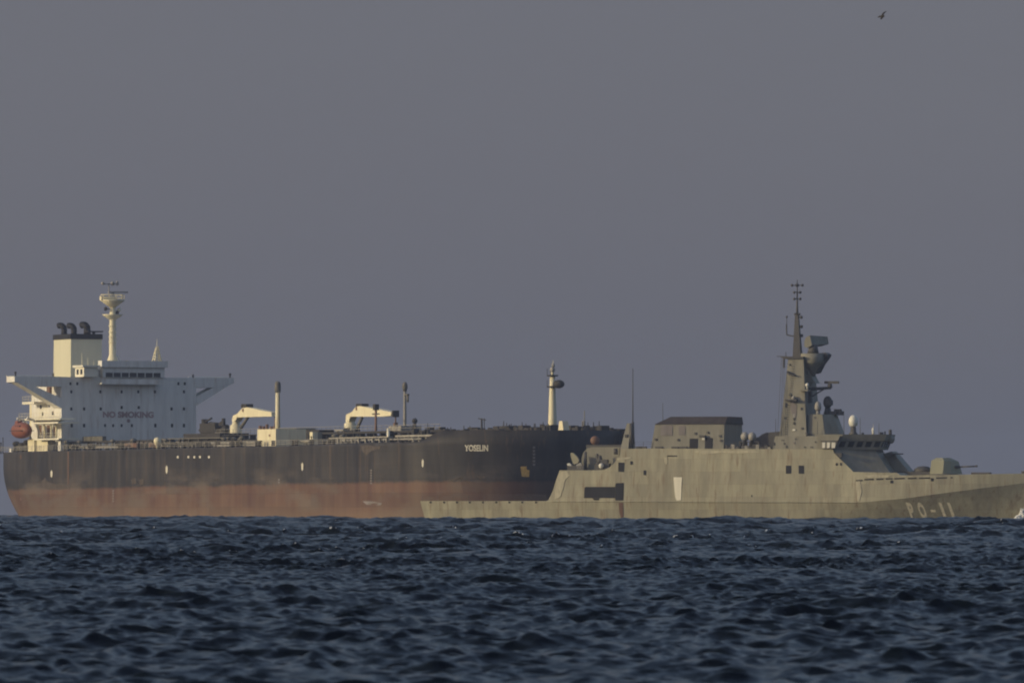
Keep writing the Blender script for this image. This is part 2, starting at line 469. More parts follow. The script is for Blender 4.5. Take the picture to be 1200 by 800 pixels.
def hull_paint():
    m, t, b = new_mat('tanker_hull_paint')
    N = t.nodes; L = t.links
    def math_(op, x, y=None, z=None, clamp=False):
        n = N.new('ShaderNodeMath'); n.operation = op; n.use_clamp = clamp
        for i, k in enumerate((x, y, z)):
            if k is None: continue
            if isinstance(k, (int, float)): n.inputs[i].default_value = k
            else: L.new(k, n.inputs[i])
        return n.outputs[0]
    def noise(sc, detail, rough, scale=1.0):
        mp = N.new('ShaderNodeMapping'); mp.inputs['Scale'].default_value = sc
        L.new(tc.outputs['Object'], mp.inputs[0])
        n = N.new('ShaderNodeTexNoise'); n.inputs['Scale'].default_value = scale; n.inputs['Detail'].default_value = detail; n.inputs['Roughness'].default_value = rough
        L.new(mp.outputs[0], n.inputs['Vector']); return n.outputs[0]
    def ramp(x, a, c, lo=0.0, hi=1.0):
        n = N.new('ShaderNodeMapRange'); n.inputs[1].default_value = a; n.inputs[2].default_value = c; n.inputs[3].default_value = lo; n.inputs[4].default_value = hi
        L.new(x, n.inputs[0]); return n.outputs[0]
    def mix(f, c1, c2):
        n = N.new('ShaderNodeMixRGB')
        L.new(f, n.inputs[0])
        for i, c in ((1, c1), (2, c2)):
            if isinstance(c, tuple): n.inputs[i].default_value = (*c, 1)
            else: L.new(c, n.inputs[i])
        return n.outputs[0]
    tc = N.new('ShaderNodeTexCoord')
    sp = N.new('ShaderNodeSeparateXYZ'); L.new(tc.outputs['Object'], sp.inputs[0])
    z, u = sp.outputs[2], sp.outputs[0]
    wob = noise((0.10, 0.10, 0.3), 5, 0.6)
    streak = noise((0.30, 0.30, 0.030), 7, 0.62)
    fine = noise((0.9, 0.9, 0.10), 6, 0.6)
    line = math_('ADD', math_('MULTIPLY_ADD', u, 0.0045, 5.9), math_('ADD', math_('MULTIPLY_ADD', wob, 1.1, -0.55), math_('MULTIPLY_ADD', fine, 0.9, -0.45)))
    above = math_('SUBTRACT', z, line)
    patch = noise((0.045, 0.05, 0.16), 6, 0.65)
    black = mix(ramp(streak, 0.35, 0.72), (0.023, 0.022, 0.024), (0.060, 0.056, 0.053))
    # chalky wear in a band over the boot top
    band = math_('MULTIPLY', ramp(above, 0.0, 4.5, 1.0, 0.0), ramp(patch, 0.48, 0.66))
    black = mix(math_('MULTIPLY', band, 0.75, None, True), black, (0.15, 0.125, 0.105))
    red = mix(ramp(streak, 0.36, 0.70), (0.098, 0.052, 0.039), (0.155, 0.103, 0.072))
    red = mix(math_('MULTIPLY', ramp(fine, 0.5, 0.72), 0.5), red, (0.105, 0.062, 0.052))
    red = mix(math_('MULTIPLY', ramp(patch, 0.50, 0.62), 0.85), red, (0.135, 0.108, 0.088))
    foul = math_('MULTIPLY', ramp(z, 0.8, 3.4, 1.0, 0.0), 0.55)
    red = mix(foul, red, (0.175, 0.125, 0.085))
    f = ramp(above, -0.28, 0.28)
    # shell plates: each strake a slightly different tone, seams faintly darker
    cx = N.new('ShaderNodeCombineXYZ'); L.new(u, cx.inputs[0]); L.new(z, cx.inputs[1])
    br = N.new('ShaderNodeTexBrick'); br.inputs['Scale'].default_value = 1.0; br.inputs['Brick Width'].default_value = 11.0; br.inputs['Row Height'].default_value = 2.45; br.inputs['Mortar Size'].default_value = 0.05; br.inputs['Mortar Smooth'].default_value = 0.5
    br.inputs['Color1'].default_value = (0.88, 0.88, 0.88, 1); br.inputs['Color2'].default_value = (1.12, 1.11, 1.08, 1); br.inputs['Mortar'].default_value = (0.72, 0.70, 0.68, 1)
    L.new(cx.outputs[0], br.inputs['Vector'])
    # rust weeping from the deck edge
    weep = math_('MULTIPLY', ramp(noise((1.1, 1.1, 0.045), 5, 0.6), 0.58, 0.70), ramp(z, 3.0, 12.5, 0.15, 0.75))
    body = mix(f, red, black)
    body = mix(weep, body, (0.115, 0.080, 0.055))
    pm = N.new('ShaderNodeMixRGB'); pm.blend_type = 'MULTIPLY'; pm.inputs[0].default_value = 1
    L.new(body, pm.inputs[1]); L.new(br.outputs['Color'], pm.inputs[2])
    L.new(pm.outputs[0], b.inputs['Base Color'])
    b.inputs['Roughness'].default_value = 0.6
    b.inputs['Specular IOR Level'].default_value = 0.2
    return m
hull = hull_mesh().build('hull', hull_paint(), tk)

def hit_hull(px, py, hbf, fr, vmax):
    """where a sight line first meets the hull side: (u, v, z)"""
    g = lambda v: v - hbf(*fr.at_v(px, py, v))
    hi = vmax + .5; lo = hi
    while lo > -vmax:
        lo = hi - .4
        if g(lo) <= 0: break
        hi = lo
    for _ in range(24):
        m = (lo + hi) / 2
        if g(m) > 0: hi = m
        else: lo = m
    u, z = fr.at_v(px, py, hi)
    return u, hi, z
def hull_normal(u, z, hbf):
    e = .3
    d = Vector((-(hbf(u + e, z) - hbf(u - e, z)) / (2 * e), 1, -(hbf(u, z + e) - hbf(u, z - e)) / (2 * e)))
    return d.normalized()
def on_hull(poly_px, off=0.06, hbf=None, fr=TK, v_guess=23.5):
    out = []
    for px, py in poly_px:
        u, v, z = hit_hull(px, py, hbf, fr, v_guess)
        n = hull_normal(u, z, hbf)
        out.append((u + n.x * off, v + n.y * off, z + n.z * off))
    return out
def hull_mark(name, poly_px, mat, label=None, thick=0.05, parent=None, hbf=thb, fr=TK, vg=23.5):
    p = on_hull(poly_px, thick, hbf, fr, vg); q = on_hull(poly_px, -0.3, hbf, fr, vg)
    return MB().loft([q, p]).build(name, mat, parent or hull, label)

def lettering_on(name, body, corners, hbf, fr, mat, parent, vg, bold=0.02, shear=0.0, space=1.0):
    """paint letters on the side of a hull between two measured corners (lower left, upper right)"""
    (xa, ya), (xb, yb) = corners
    x, y, fs = text_mesh(body, xb - xa, ya - yb, bold, space)
    vs = on_hull([(xa + a + shear * (ya - yb - c), ya - c) for a, c in zip(x, y)], .025, hbf, fr, vg)
    mb = MB(); mb.add(vs, fs)
    return mb.build(name, mat, parent)
lettering_on('ship_name', 'YOSELIN', ((544.5, 527.5), (572, 520)), thb, TK, M['whitetext'], hull, 23.5, 0.03)
# tug marks: pale uprights on the black side
for i, (x, y, hh) in enumerate(((60.5, 554, 4.5), (195.5, 549, 5), (354.5, 545.5, 5), (495.5, 541.5, 5))):
    hull_mark('tug_mark', [(x - 1.1, y - hh * .5), (x, y - hh), (x + 1.1, y - hh * .5), (x + 1.0, y + hh * .6), (x, y + hh), (x - 1.0, y + hh * .6)], M['whitetext'])
for x in (208.5, 221, 228, 234.5, 245):
    hull_mark('hull_light', [(x - 1, 533), (x + 1, 533), (x + 1, 535.6), (x - 1, 535.6)], M['whitetext'])
for x in ():
    hull_mark('fairlead', [(x - 1.2, 517.4), (x + 1.2, 517.4), (x + 1.2, 519.2), (x - 1.2, 519.2)], M['whitetext'])
hull_mark('ochre_emblem', [(610, 545.5), (617, 545), (617.5, 549), (620.5, 549.5), (620, 557.5), (611.5, 557)], M['yellow'], 'ochre square painted low on the bow')
for y in (522, 526, 530, 534, 538, 542):
    hull_mark('draft_mark', [(624, y), (627.4, y - .3), (627, y + 2.2), (624.6, y + 2.4)], M['patch'])
for (x, y0, y1) in ((132.7, 573, 588), (435, 549, 566), (327, 560, 566)):
    yy = y0
    while yy < y1:
        hull_mark('draft_mark', [(x - .9, yy), (x + .9, yy), (x + .9, yy + 1.7), (x - .9, yy + 1.7)], M['patch']); yy += 3
for (x, y0, y1, w) in ((24.5, 532, 585, .8), (80, 528, 566, .5)):
    hull_mark('rub_strip', [(x - w, y0), (x + w, y0), (x + w, y1), (x - w, y1)], M['rustbrown'])
hull_mark('rust_stain', [(423, 521), (432, 520.5), (441, 522), (447, 521.5), (445, 525), (436, 527), (430, 532), (427, 530), (424, 526)], M['scuff'])
hull_mark('scuffed_patch', [(47, 569), (50, 562), (53, 558), (56, 563), (64, 566), (74, 567), (82, 571), (70, 572.5), (56, 572)], M['scuff'])
hull_mark('scuffed_patch', [(524, 561), (540, 558), (562, 556), (572, 557), (566, 560), (548, 562), (530, 563)], M['scuff'])
hull_mark('scuffed_patch', [(154, 561), (159, 559), (160, 565), (155, 567)], M['scuff'])
hull_mark('scuffed_patch', [(163, 560.5), (168, 560), (168.5, 566), (164, 568)], M['scuff'])
hull_mark('scuffed_patch', [(425, 586), (436, 586), (448, 588.5), (446, 590.5), (430, 590)], M['patch'])

def fitv(px, v):
    """keep deck gear inboard of the deck edge where the bow narrows"""
    while v > 0 and v > thb(TK.at_v(px, 505, v)[0], DECK) - 1.2: v -= .5
    return v
def jag(ua, ub, v0, v1, za, zb_, mb=None, amp=.5, gap=.3, seed=1, w=(.4, 2.2)):
    """an uneven run of machinery: blocks, drums and short uprights"""
    q = random.Random(seed); mb = mb or MB(); k = ua
    while k < ub:
        ww = q.uniform(*w); top = zb_ + q.uniform(-amp, amp * .6)
        if q.random() < .3: mb.tube((k + ww / 2, (v0 + v1) / 2, za), (k + ww / 2, (v0 + v1) / 2, top), ww / 2.2, ww / 2.4, 8)
        else: mb.box(k, k + ww, v0, v1, za, top)
        if q.random() < .35: mb.tube((k + ww / 2, v1, top - .1), (k + ww / 2, v1, top + q.uniform(.2, .9)), .09, .07, 5)
        k += ww + q.uniform(0, gap) * ww
    return mb


# ---- bridge block
FZ = lambda y: TK.at_u(150, y, 0)[1]
vS = TK.at_u(72, 480, 0)[0]; vP = TK.at_u(230, 480, 0)[0]
zR = FZ(441)
BD = 17.0
house = MB().box(-BD, 0, vP, vS, DECK - .2, zR - 0.02).build('bridge_block', M['white'], tk)
# each front window is a pane in a small frame
def front_window(px, py, w, hgt, parent, u=0.0, name='window'):
    v, z = TK.at_u(px, py, u)
    sx = TK.Y(u, v) / F
    w *= sx * 1.1; hgt *= sx
    MB().box(u - .15, u + .05, v - w / 2, v + w / 2, z - hgt / 2, z + hgt / 2).build(name, M['glass'], parent)
for (y, xs) in ((458, (83.5, 117.5, 142.5, 162, 181.5, 215.5)), (478, (83.5, 98.5, 118, 142.5, 162.5, 201, 215.5)), (497.5, (84, 98.5, 182, 201.5, 215.5)), (448.5, (82.5, 90.5, 209, 216.5))):
    for x in xs: front_window(x, y - (1.6 if y == 478 and 120 < x < 180 else 0), 2.4 if y > 470 else 2.2, 4.2 if y == 497.5 else 3.4, house)
for x in (123, 132.5, 142.5, 154.5): front_window(x, 497.5, 2, 3.4, house)
# NO SMOKING on the front
va, za = TK.at_u(120.5, 488.3, 0); vb, zb = TK.at_u(180, 481.3, 0)
x, y, fs = text_mesh('NO SMOKING', va - vb, zb - za, 0.045)
mb = MB(); mb.add([(0.05, va - a, za + c) for a, c in zip(x, y)], fs); mb.build('no_smoking_sign', M['redtext'], house)
v_, z_ = TK.at_u(150.5, 492, 0)
MB().lathe((0, 0, 0), [(0.01, 0), (0.3, 0)]).build('warning_disc', M['redtext'], house).location = (0.03, -v_, z_)
bpy.data.objects['warning_disc'].rotation_euler = (0, pi / 2, 0)
bpy.data.objects['warning_disc'].scale = (1.2, 1.2, 1)
# bridge wings, deep bracket under each
for sgn, tip, roots in ((1, 17, (66.5, 478, 466)), (-1, 274, (230, 474, 463))):
    vt = TK.at_u(tip, 445, 0)[0]
    vw = vS if sgn > 0 else vP
    wing = MB().front([(vw - sgn * .5, zR), (vt, zR + .05), (vt, FZ(447.5)), (vt - sgn * 4.4, FZ(452.5)), (vw - sgn * .5, FZ(452.5))], -4.6, 0.06).build('bridge_wing', M['white'], tk)
    rz1, rz2 = FZ(roots[1]), FZ(roots[2])
    MB().front([(vt - sgn * .3, FZ(447.3)), (vt - sgn * 4.3, FZ(452.2)), (vw + sgn * .02, rz2), (vw + sgn * .02, rz1)], -3.6, 0.02).build('wing_bracket', M['white'], wing)
    b_ = MB().box(-4.7, -4.45, min(vt, vw), max(vt, vw), zR, zR + .3); b_.build('bulwark', M['white'], wing)
    MB().tube((-.8, vt - sgn * .5, zR), (-.8, vt - sgn * .5, zR + .6), .16).ball((-.8, vt - sgn * .5, zR + .75), .26, .26, .26).build('wing_lamp', M['dark'], wing)
    MB().tube((-.8, vt - sgn * 8.5, zR), (-.8, vt - sgn * 8.5, zR + .7), .17).build('wing_repeater', M['dark'], wing)
# wheelhouse
vl = TK.at_u(120.5, 440, .6)[0]; vr = TK.at_u(193, 440, .6)[0]; vl2 = TK.at_u(104, 440, -1.0)[0]
z0, z1 = FZ(441.5), FZ(429.5)
wh = MB().box(-4, 0.6, vr, vl, z0, z1).box(-4, -1.0, vl + .003, vl2, z0, FZ(431.5)).build('wheelhouse', M['white'], tk)
MB().box(-1.0, 1.1, vr - .5, vl + .4, z1 + .004, z1 + 1.3).build('parapet', M['white'], wh)
zwa, zwb = FZ(441), FZ(435.8)
xs = np.linspace(vr + .8, vl - .5, 8)
for a, b in zip(xs[:-1], xs[1:]):
    MB().box(.5, .66, a + .12, b - .12, zwa, zwb).build('bridge_window', M['glass'], wh)
MB().box(-1.1, -.94, vl + .8, vl2 - .8, FZ(441), FZ(436)).build('bridge_window', M['glass'], wh)
va_, vb_ = TK.at_u(118, 447, 1.2)[0], TK.at_u(186, 447, 1.2)[0]
MB().box(0.06, 1.7, vb_, va_, FZ(449.5), FZ(448)).box(1.6, 1.7, vb_, va_, FZ(448), FZ(443.3)).build('front_balcony', M['white'], wh)
# white corner cab to the left with two windows
u_, z_ = TK.at_v(88, 441, 9.5)
cab = MB().box(u_, u_ + 5, 6.5, 9.5, zR, zR + 1.9).box(u_ - .4, u_ + 5.4, 6.2, 9.9, zR + 1.904, zR + 2.3).build('lookout_cab', M['whiteclean'], tk)
for d in (1.0, 3.1): MB().box(u_ + d, u_ + d + 1.0, 9.4, 9.56, zR + .5, zR + 1.5).build('window', M['glass'], cab)
# aerials on the roof
for (px, y0, y1, r) in ((96, 431, 413, .09), (103, 431, 418, .08), (110, 431, 420, .07), (149, 429, 421, .2), (158, 429, 423, .1), (144, 429, 424, .1), (137, 441, 437, .1)):
    v_, z_ = TK.at_u(px, y0, -4); MB().tube((-4, v_, FZ(y0) - .3), (-4, v_, FZ(y1)), r, r * .6, 6).build('aerial', M['cream'], tk)
# small lattice mast on the right of the wheelhouse roof
v_, z_ = TK.at_u(184, 430, -3)
zt_ = FZ(405); mb = MB()
for du, dv in ((-.75, -.75), (.75, -.75), (.75, .75), (-.75, .75)):
    mb.tube((-3 + du, v_ + dv, z1 + 1.1), (-3 + du * .2, v_ + dv * .2, zt_), .14, .1, 6)
for k in range(5):
    f = .75 - .12 * k; zz = z1 + 1.2 + k * (zt_ - z1 - 1.3) / 5
    c = [(-3 - f, v_ - f, zz), (-3 + f, v_ - f, zz), (-3 + f, v_ + f, zz), (-3 - f, v_ + f, zz)]
    mb.path(c + [c[0]], .09, 5)
    mb.path([c[0], (c[1][0], c[1][1], zz + .8), (c[2][0], c[2][1], zz)], .07, 5)
mb.tube((-3, v_, zt_), (-3, v_, zt_ + 1.6), .07, .04, 6)
mb.build('lattice_mast', M['cream'], tk)
# radar mast
vm, _ = TK.at_u(132, 420, -6); um = -6.0
Zm = lambda y: TK.at_u(132, y, um)[1]
mast = MB().lathe((um, vm, 0), [(1.6, Zm(431)), (1.3, Zm(424)), (.72, Zm(415)), (.70, Zm(400)), (.62, Zm(371)), (.52, Zm(352))], 18).build('radar_mast', M['cream'], tk)
for y in (381, 388, 394, 400): MB().lathe((um, vm, Zm(y)), [(.82, -.12), (.82, .12)], 16).build('collar', M['cream'], mast)
MB().lathe((um, vm, Zm(369)), [(.5, -.9), (1.9, 0.0), (2.1, 0.25)], 16).build('lower_platform', M['cream'], mast)
MB().lathe((um, vm, Zm(352)), [(.55, -1.3), (2.3, 0.0), (2.45, .3)], 16).build('upper_platform', M['cream'], mast)
mb = MB()
for i in range(10):
    a = 2 * pi * i / 10; mb.tube((um + 2.35 * cos(a), vm + 2.35 * sin(a), Zm(352)), (um + 2.35 * cos(a), vm + 2.35 * sin(a), Zm(344.5)), .07, .07, 5)
for y in (348, 344.5): mb.path([(um + 2.35 * cos(2 * pi * i / 14), vm + 2.35 * sin(2 * pi * i / 14), Zm(y)) for i in range(15)], .07, 5)
mb.build('railing', M['cream'], mast)
MB().box(um - .5, um + .5, vm - .6, vm + 2.6, Zm(351), Zm(346.5)).build('equipment_box', M['cream'], mast)
MB().tube((um, vm, Zm(352)), (um, vm, Zm(342)), .28).box(um - .25, um + .25, vm - 3.2, vm + .9, Zm(342.3), Zm(340.6)).build('radar_scanner', M['domegrey'], mast)
MB().tube((um, vm + .8, Zm(352)), (um, vm + .8, Zm(331)), .12, .1, 6).tube((um, vm - 1.2, Zm(331.8)), (um, vm + 2.3, Zm(332)), .1, .1, 6).ball((um, vm + 2.1, Zm(331.2)), .35, .35, .35).ball((um, vm, Zm(331.2)), .4, .4, .45).ball((um, vm - 1, Zm(331)), .3, .3, .5).build('mast_top_spar', M['domegrey'], mast)
for dv, y, mm in ((1.5, 361, 'dark'), (-1.4, 362, 'whiteclean'), (-1.0, 365.5, 'dark')):
    MB().tube((um, vm, Zm(y)), (um, vm + dv, Zm(y)), .09, .09, 6).ball((um, vm + dv, Zm(y)), .36, .36, .42).build('mast_lamp', M[mm], mast)
# struts at the mast foot
MB().tube((um, vm, Zm(421)), (um + .5, vm - 3.2, Zm(430)), .25, .35).tube((um, vm, Zm(421)), (um + .5, vm + 2.4, Zm(431)), .25, .4).tube((um, vm - 1, Zm(415)), (um + .3, vm - 2.3, Zm(429)), .12).build('mast_strut', M['white'], mast)

# ---- funnel
uf = -19.0
vfs = TK.at_u(82.5, 420, uf)[0]; vfp = TK.at_u(120, 420, uf)[0]
Zf = lambda y: TK.at_u(100, y, uf)[1]
uaft = TK.at_v(62.5, 420, vfs)[0]
funnel = MB().plan([(uaft - .4, vfp), (uf, vfp), (uf, vfs), (uaft - .4, vfs)], DECK + 1, [(uaft, vfp + .15), (uf, vfp + .15), (uf, vfs - .1), (uaft, vfs - .1)], Zf(396.4)).build('funnel', M['funnel'], tk)
MB().box(uaft - .15, uf + .15, vfp, vfs + .05, Zf(396.4), Zf(390.3)).build('funnel_top', M['black'], funnel)
for (px, rr, dz) in ((72.5, .62, 378.5), (84, .62, 379), (99.5, .72, 378.5)):
    v_ = vfs - 2 if px < 80 else (vfs - 3.0 if px < 90 else vfs - 4.6)
    u_, _ = TK.at_v(px, 385, v_)
    zz = Zf(391)
    rr *= 0.98
    mb = MB(); zt = Zf(dz)
    pts = [(u_ + .5, v_ - .3, zz)]
    for k in range(7):
        a = pi * .62 * k / 6; pts.append((u_ + .5 - 1.0 * (1 - cos(a)), v_ - .3 + .5 * (1 - cos(a)), zt - .9 + .8 * sin(a)))
    mb.path(pts, rr, 12); mb.build('exhaust_pipe', M['black'], funnel)
v_, _ = TK.at_u(111, 389, uf - 1)
MB().box(uf - 3, uf - .4, v_ - 1.6, v_ + 1.6, Zf(388), Zf(386.6)).tube((uf - 1.6, v_, Zf(391)), (uf - 1.6, v_, Zf(387)), .3).build('vent_cover', M['black'], funnel)
# engine casing below the funnel
MB().box(-27, -BD - .02, -9, 5, DECK - .2, Zf(466)).build('engine_casing', M['white'], tk)

# ---- side decks and gear on the near side of the bridge block
def at(px, py, v): return TK.at_v(px, py, v)
def deck_slab(x0, x1, y, v0, v1, th=.35, name='side_deck', rail=True):
    ua, z = at(x0, y, v1); ub, _ = at(x1, y, v1)
    o = MB().box(ua, ub, v0, v1, z - th, z).build(name, M['whiteclean'], tk)
    if rail:
        mb = MB(); n = max(3, int((ub - ua) / 1.6))
        for i in range(n + 1):
            u = ua + (ub - ua) * i / n; mb.tube((u, v1 - .08, z), (u, v1 - .08, z + 1.05), .035, .035, 5)
        for k in (.5, 1.05): mb.tube((ua, v1 - .08, z + k), (ub, v1 - .08, z + k), .035, .035, 5)
        mb.build('railing', M['cream'], o)
    return o, ua, ub, z
deck_slab(22, 70, 490, vS + .01, vS + 3.4)
deck_slab(38, 68, 494, vS + .01, vS + 4.6, .3)
deck_slab(26, 40, 470, vS + .01, vS + 3.0, .5)
deck_slab(40, 69, 513, vS + .01, vS + 5.0, .3)
# aft house on the side (lit)
ua, z = at(33, 470, vS + .0); 
side = MB().box(ua, -BD - .03, vS - 9, vS - .3, DECK - .2, z).build('aft_house', M['cream'], tk)
# openings and pillars beneath the side decks
for px in (45, 52, 60, 66):
    ua, za = at(px, 507, vS + 2.5); zt = at(px, 494.5, vS + 2.5)[1]
    MB().tube((ua, vS + 2.5, za - 1), (ua, vS + 2.5, zt - .3), .18).build('deck_pillar', M['cream'], tk)
for px, y0, y1, w in ((47.5, 497, 509, 1.4), (57, 497, 509, 1.6), (64, 499, 510, 1.2)):
    ua, za = at(px, y1, vS); zb_ = at(px, y0, vS)[1]
    MB().box(ua - w / 2, ua + w / 2, vS - .2, vS + .06, za, zb_).build('side_door', M['rustbrown'], house)
for px, py in ((48, 476), (58, 474), (50, 484), (62, 483)):
    ua, za = at(px, py, vS); MB().box(ua - .4, ua + .4, vS - .2, vS + .06, za - .35, za + .35).build('window', M['glass'], house)
ua, za = at(59, 461, vS); MB().box(ua - .8, ua + .8, vS - .2, vS + .5, za - 1.8, za + 1.8).build('vent_trunk', M['rustbrown'], house)
# lower lit store and vents by the lifeboat
for (x0, x1, y0, y1, v, mm) in ((32.5, 40, 513, 527, 17.5, 'cream'), (43, 56, 513.5, 526, 17, 'cream'), (10.5, 13, 524.5, 529, 13.2, 'white'), (68, 71, 516, 527, 17.5, 'white')):
    v = fitv(x1, v); ua, za = at(x0, y1, v); ub, zb_ = at(x1, y0, v)
    MB().box(ua, ub, v - 1.6, v, DECK - .1, zb_).build('deck_locker', M[mm], tk)
for (x, y0, v, r) in ((19, 519, 15.5, .6), (26, 521, 15.5, .7), (31, 517, 16, .5), (3.5, 512, 11, .1), (38, 522, 16.5, .4), (1.0, 518, 11, .15)):
    ua, zb_ = at(x, y0, v)
    MB().tube((ua, v, DECK - .1), (ua, v, zb_), r, r * .8).ball((ua, v, zb_), r * 1.3, r * 1.3, r * .9).build('deck_vent', M['dark'], tk)
# davits that hold the lifeboat
ul, zl = at(25.5, 503.5, 19.0)
for du in (-2.7, 2.9):
    MB().path([(ul + du, 15.5, DECK), (ul + du, 16.6, zl + .5), (ul + du, 17.6, zl + 2.1), (ul + du, 19.0, zl + 2.5)], .26, 6).tube((ul + du, 19, zl + 2.4), (ul + du, 19, zl + 1.2), .06, .06, 5).build('lifeboat_davit', M['white'], tk)
lb = thing('lifeboat', 'orange enclosed lifeboat hanging in davits beside the white bridge block', 'lifeboat', (0, 0, 0), 0)
# lifeboat body (own axes)
prof = [(-4.1, .15), (-3.9, .75), (-3.2, 1.15), (-1.8, 1.38), (0, 1.45), (1.8, 1.38), (3.2, 1.05), (3.9, .6), (4.2, .12)]
R = []
for (x, r) in prof:
    R.append([(x, r * cos(2 * pi * i / 16), (1.15 * r * sin(2 * pi * i / 16)) * (1.0 if sin(2 * pi * i / 16) > 0 else .95)) for i in range(16)])
MB().loft(R, True, True).build('boat_hull', M['orange'], lb)
MB().box(-3.3, 3.3, -1.46, 1.46, -.10, .02).build('fender_belt', M['dark'], lb)
MB().loft([[(-2.6, -.55, 1.3), (-1.0, -.55, 1.35), (-1.0, .55, 1.35), (-2.6, .55, 1.3)], [(-2.4, -.45, 2.0), (-1.2, -.45, 2.0), (-1.2, .45, 2.0), (-2.4, .45, 2.0)]]).build('helm_cupola', M['orange'], lb)
for x in (-.3, .8, 1.9): MB().box(x - .25, x + .25, 1.02, 1.2, .72, 1.0).build('porthole', M['glass'], lb)
lx = TK.c[0] + ul * TK.a[0] + 19 * TK.b[0]; ly = TK.c[1] + ul * TK.a[1] + 19 * TK.b[1]
lb.location = (lx, ly, zl - .15); lb.rotation_euler = (0, 0, TK.rz)

# ---- deck gear along the tanker
VD = 18.0
def z_at(px, py, v=VD): return at(px, py, v)[1]
def rail_run(u0, u1, v, z, name='railing', hgt=1.1, step=2.2, mat='rail', r=.045):
    mb = MB(); n = max(2, int((u1 - u0) / step))
    for i in range(n + 1):
        u = u0 + (u1 - u0) * i / n; mb.tube((u, v, z), (u, v, z + hgt), r, r, 4)
    for k in (.4, .75, 1.0): mb.tube((u0, v, z + hgt * k), (u1, v, z + hgt * k), r, r, 4)
    return mb.build(name, M[mat], tk)
rail_run(-30, -2, 17.0, DECK); rail_run(0, 64, 23.1, DECK); rail_run(68, 174, 23.1, DECK)
rail_run(-30, 10, -19, DECK, hgt=1.1); rail_run(10, 166, -23, DECK)
# long cargo pipes on stools; the pipe run stands higher amidships
def pipe_run(u0, u1, v, z, r, mat='pipe', name='cargo_pipe'):
    mb = MB().tube((u0, v, z), (u1, v, z), r, r, 10)
    n = int((u1 - u0) / 7)
    for i in range(n + 1):
        u = u0 + (u1 - u0) * (i + .5) / (n + 1); mb.box(u - .2, u + .2, v - .35, v + .35, DECK, z)
        mb.tube((u - .1, v, z), (u + .1, v, z), r * 1.45, r * 1.45, 10)
    return mb.build(name, M[mat], tk)
for (u0, u1, v, z, r, mm) in ((6, 160, 3.5, DECK + 1.5, .38, 'pipe'), (6, 160, 1.8, DECK + 1.5, .38, 'pipe'), (6, 152, 0, DECK + 1.7, .45, 'dark'), (10, 160, -2, DECK + 1.5, .38, 'pipe'), (10, 140, -4, DECK + 1.3, .3, 'dark'), (30, 150, 14, DECK + .9, .2, 'rail'), (4, 60, 16, DECK + .8, .22, 'pipe'), (72, 185, 15, DECK + 1.0, .22, 'rail')):
    pipe_run(u0, u1, v, z, r, mm)
# raised walkway along the middle
cw = MB().box(64, 176, 5.2, 6.6, DECK + 2.6, DECK + 2.75)
for i in range(13, 34): cw.box(5 + i * 4.85, 5.25 + i * 4.85, 5.3, 6.5, DECK, DECK + 2.6)
cw = cw.build('catwalk', M['dark'], tk)
mb = MB()
for i in range(28, 78):
    u = 4 + i * 2.2; mb.tube((u, 6.6, DECK + 2.75), (u, 6.6, DECK + 3.8), .04, .04, 4)
for k in (3.25, 3.8): mb.tube((65, 6.6, DECK + k), (174, 6.6, DECK + k), .04, .04, 4)
mb.build('railing', M['rail'], cw)
# dark mass of pipes before the house with a long cover leading forward
for (x0, x1, y0, y1, v, mm) in ((80, 200, 513.5, 518.5, 12, 'dark'), (145, 183, 517.5, 523.5, 20, 'rustbrown'), (186, 268, 511, 514, 8, 'pipe'), (236, 300, 514, 518, 12, 'dark'), (190, 240, 517, 521, 19, 'dark'),
                                (94, 120, 510, 516, 9, 'pipe'), (250, 300, 519, 522.5, 20.5, 'rail'), (100, 143, 521.5, 524.5, 21, 'rail')):
    v = fitv(x1, v); ua, za = at(x0, y1, v); ub, zb_ = at(x1, y0, v)
    mb = MB().box(ua, ub, v - .8, v, za, zb_)
    for k in range(int((ub - ua) / 5) + 1): mb.box(ua + k * 5 + .2, ua + k * 5 + .5, v - .6, v - .2, DECK - .1, za)
    mb.build('pipe_cover', M[mm], tk)
u_, z_ = at(184.5, 514.5, 20); 
MB().tube((u_, 20, DECK), (u_, 20, z_), .25).lathe((u_, 20, z_), [(.5, -1), (.75, -.2), (.6, .35), (.2, .5)], 12).build('cowl_vent', M['cream'], tk)
# hose crane tangle right of the bridge block
mb = MB()
for (p, q, r) in (((240, 500), (240, 490), .7), ((234, 503), (246, 496), .25), ((246, 495), (262, 497), .35), ((250, 503), (262, 492), .3), ((262, 503), (262, 489), .4), ((236, 496), (248, 489), .2), ((252, 505), (252, 494), .5), ((258, 505), (266, 499), .5), ((239, 506), (266, 505), .8)):
    (a, b), (c, d) = at(*p, 4), at(*q, 4); mb.tube((a, 4, b), (c, 4, d), r, r, 8)
a, b = at(244, 497, 4); mb.box(a - 2, a + 6, 3, 5, b - 1.4, b + .3)
mb.build('mooring_winch', M['dark'], tk)
a, b = at(252, 506, 4); MB().box(a - 9, a + 10, 1, 7, DECK - .1, at(252, 507, 4)[1]).build('winch_base', M['dark'], tk)

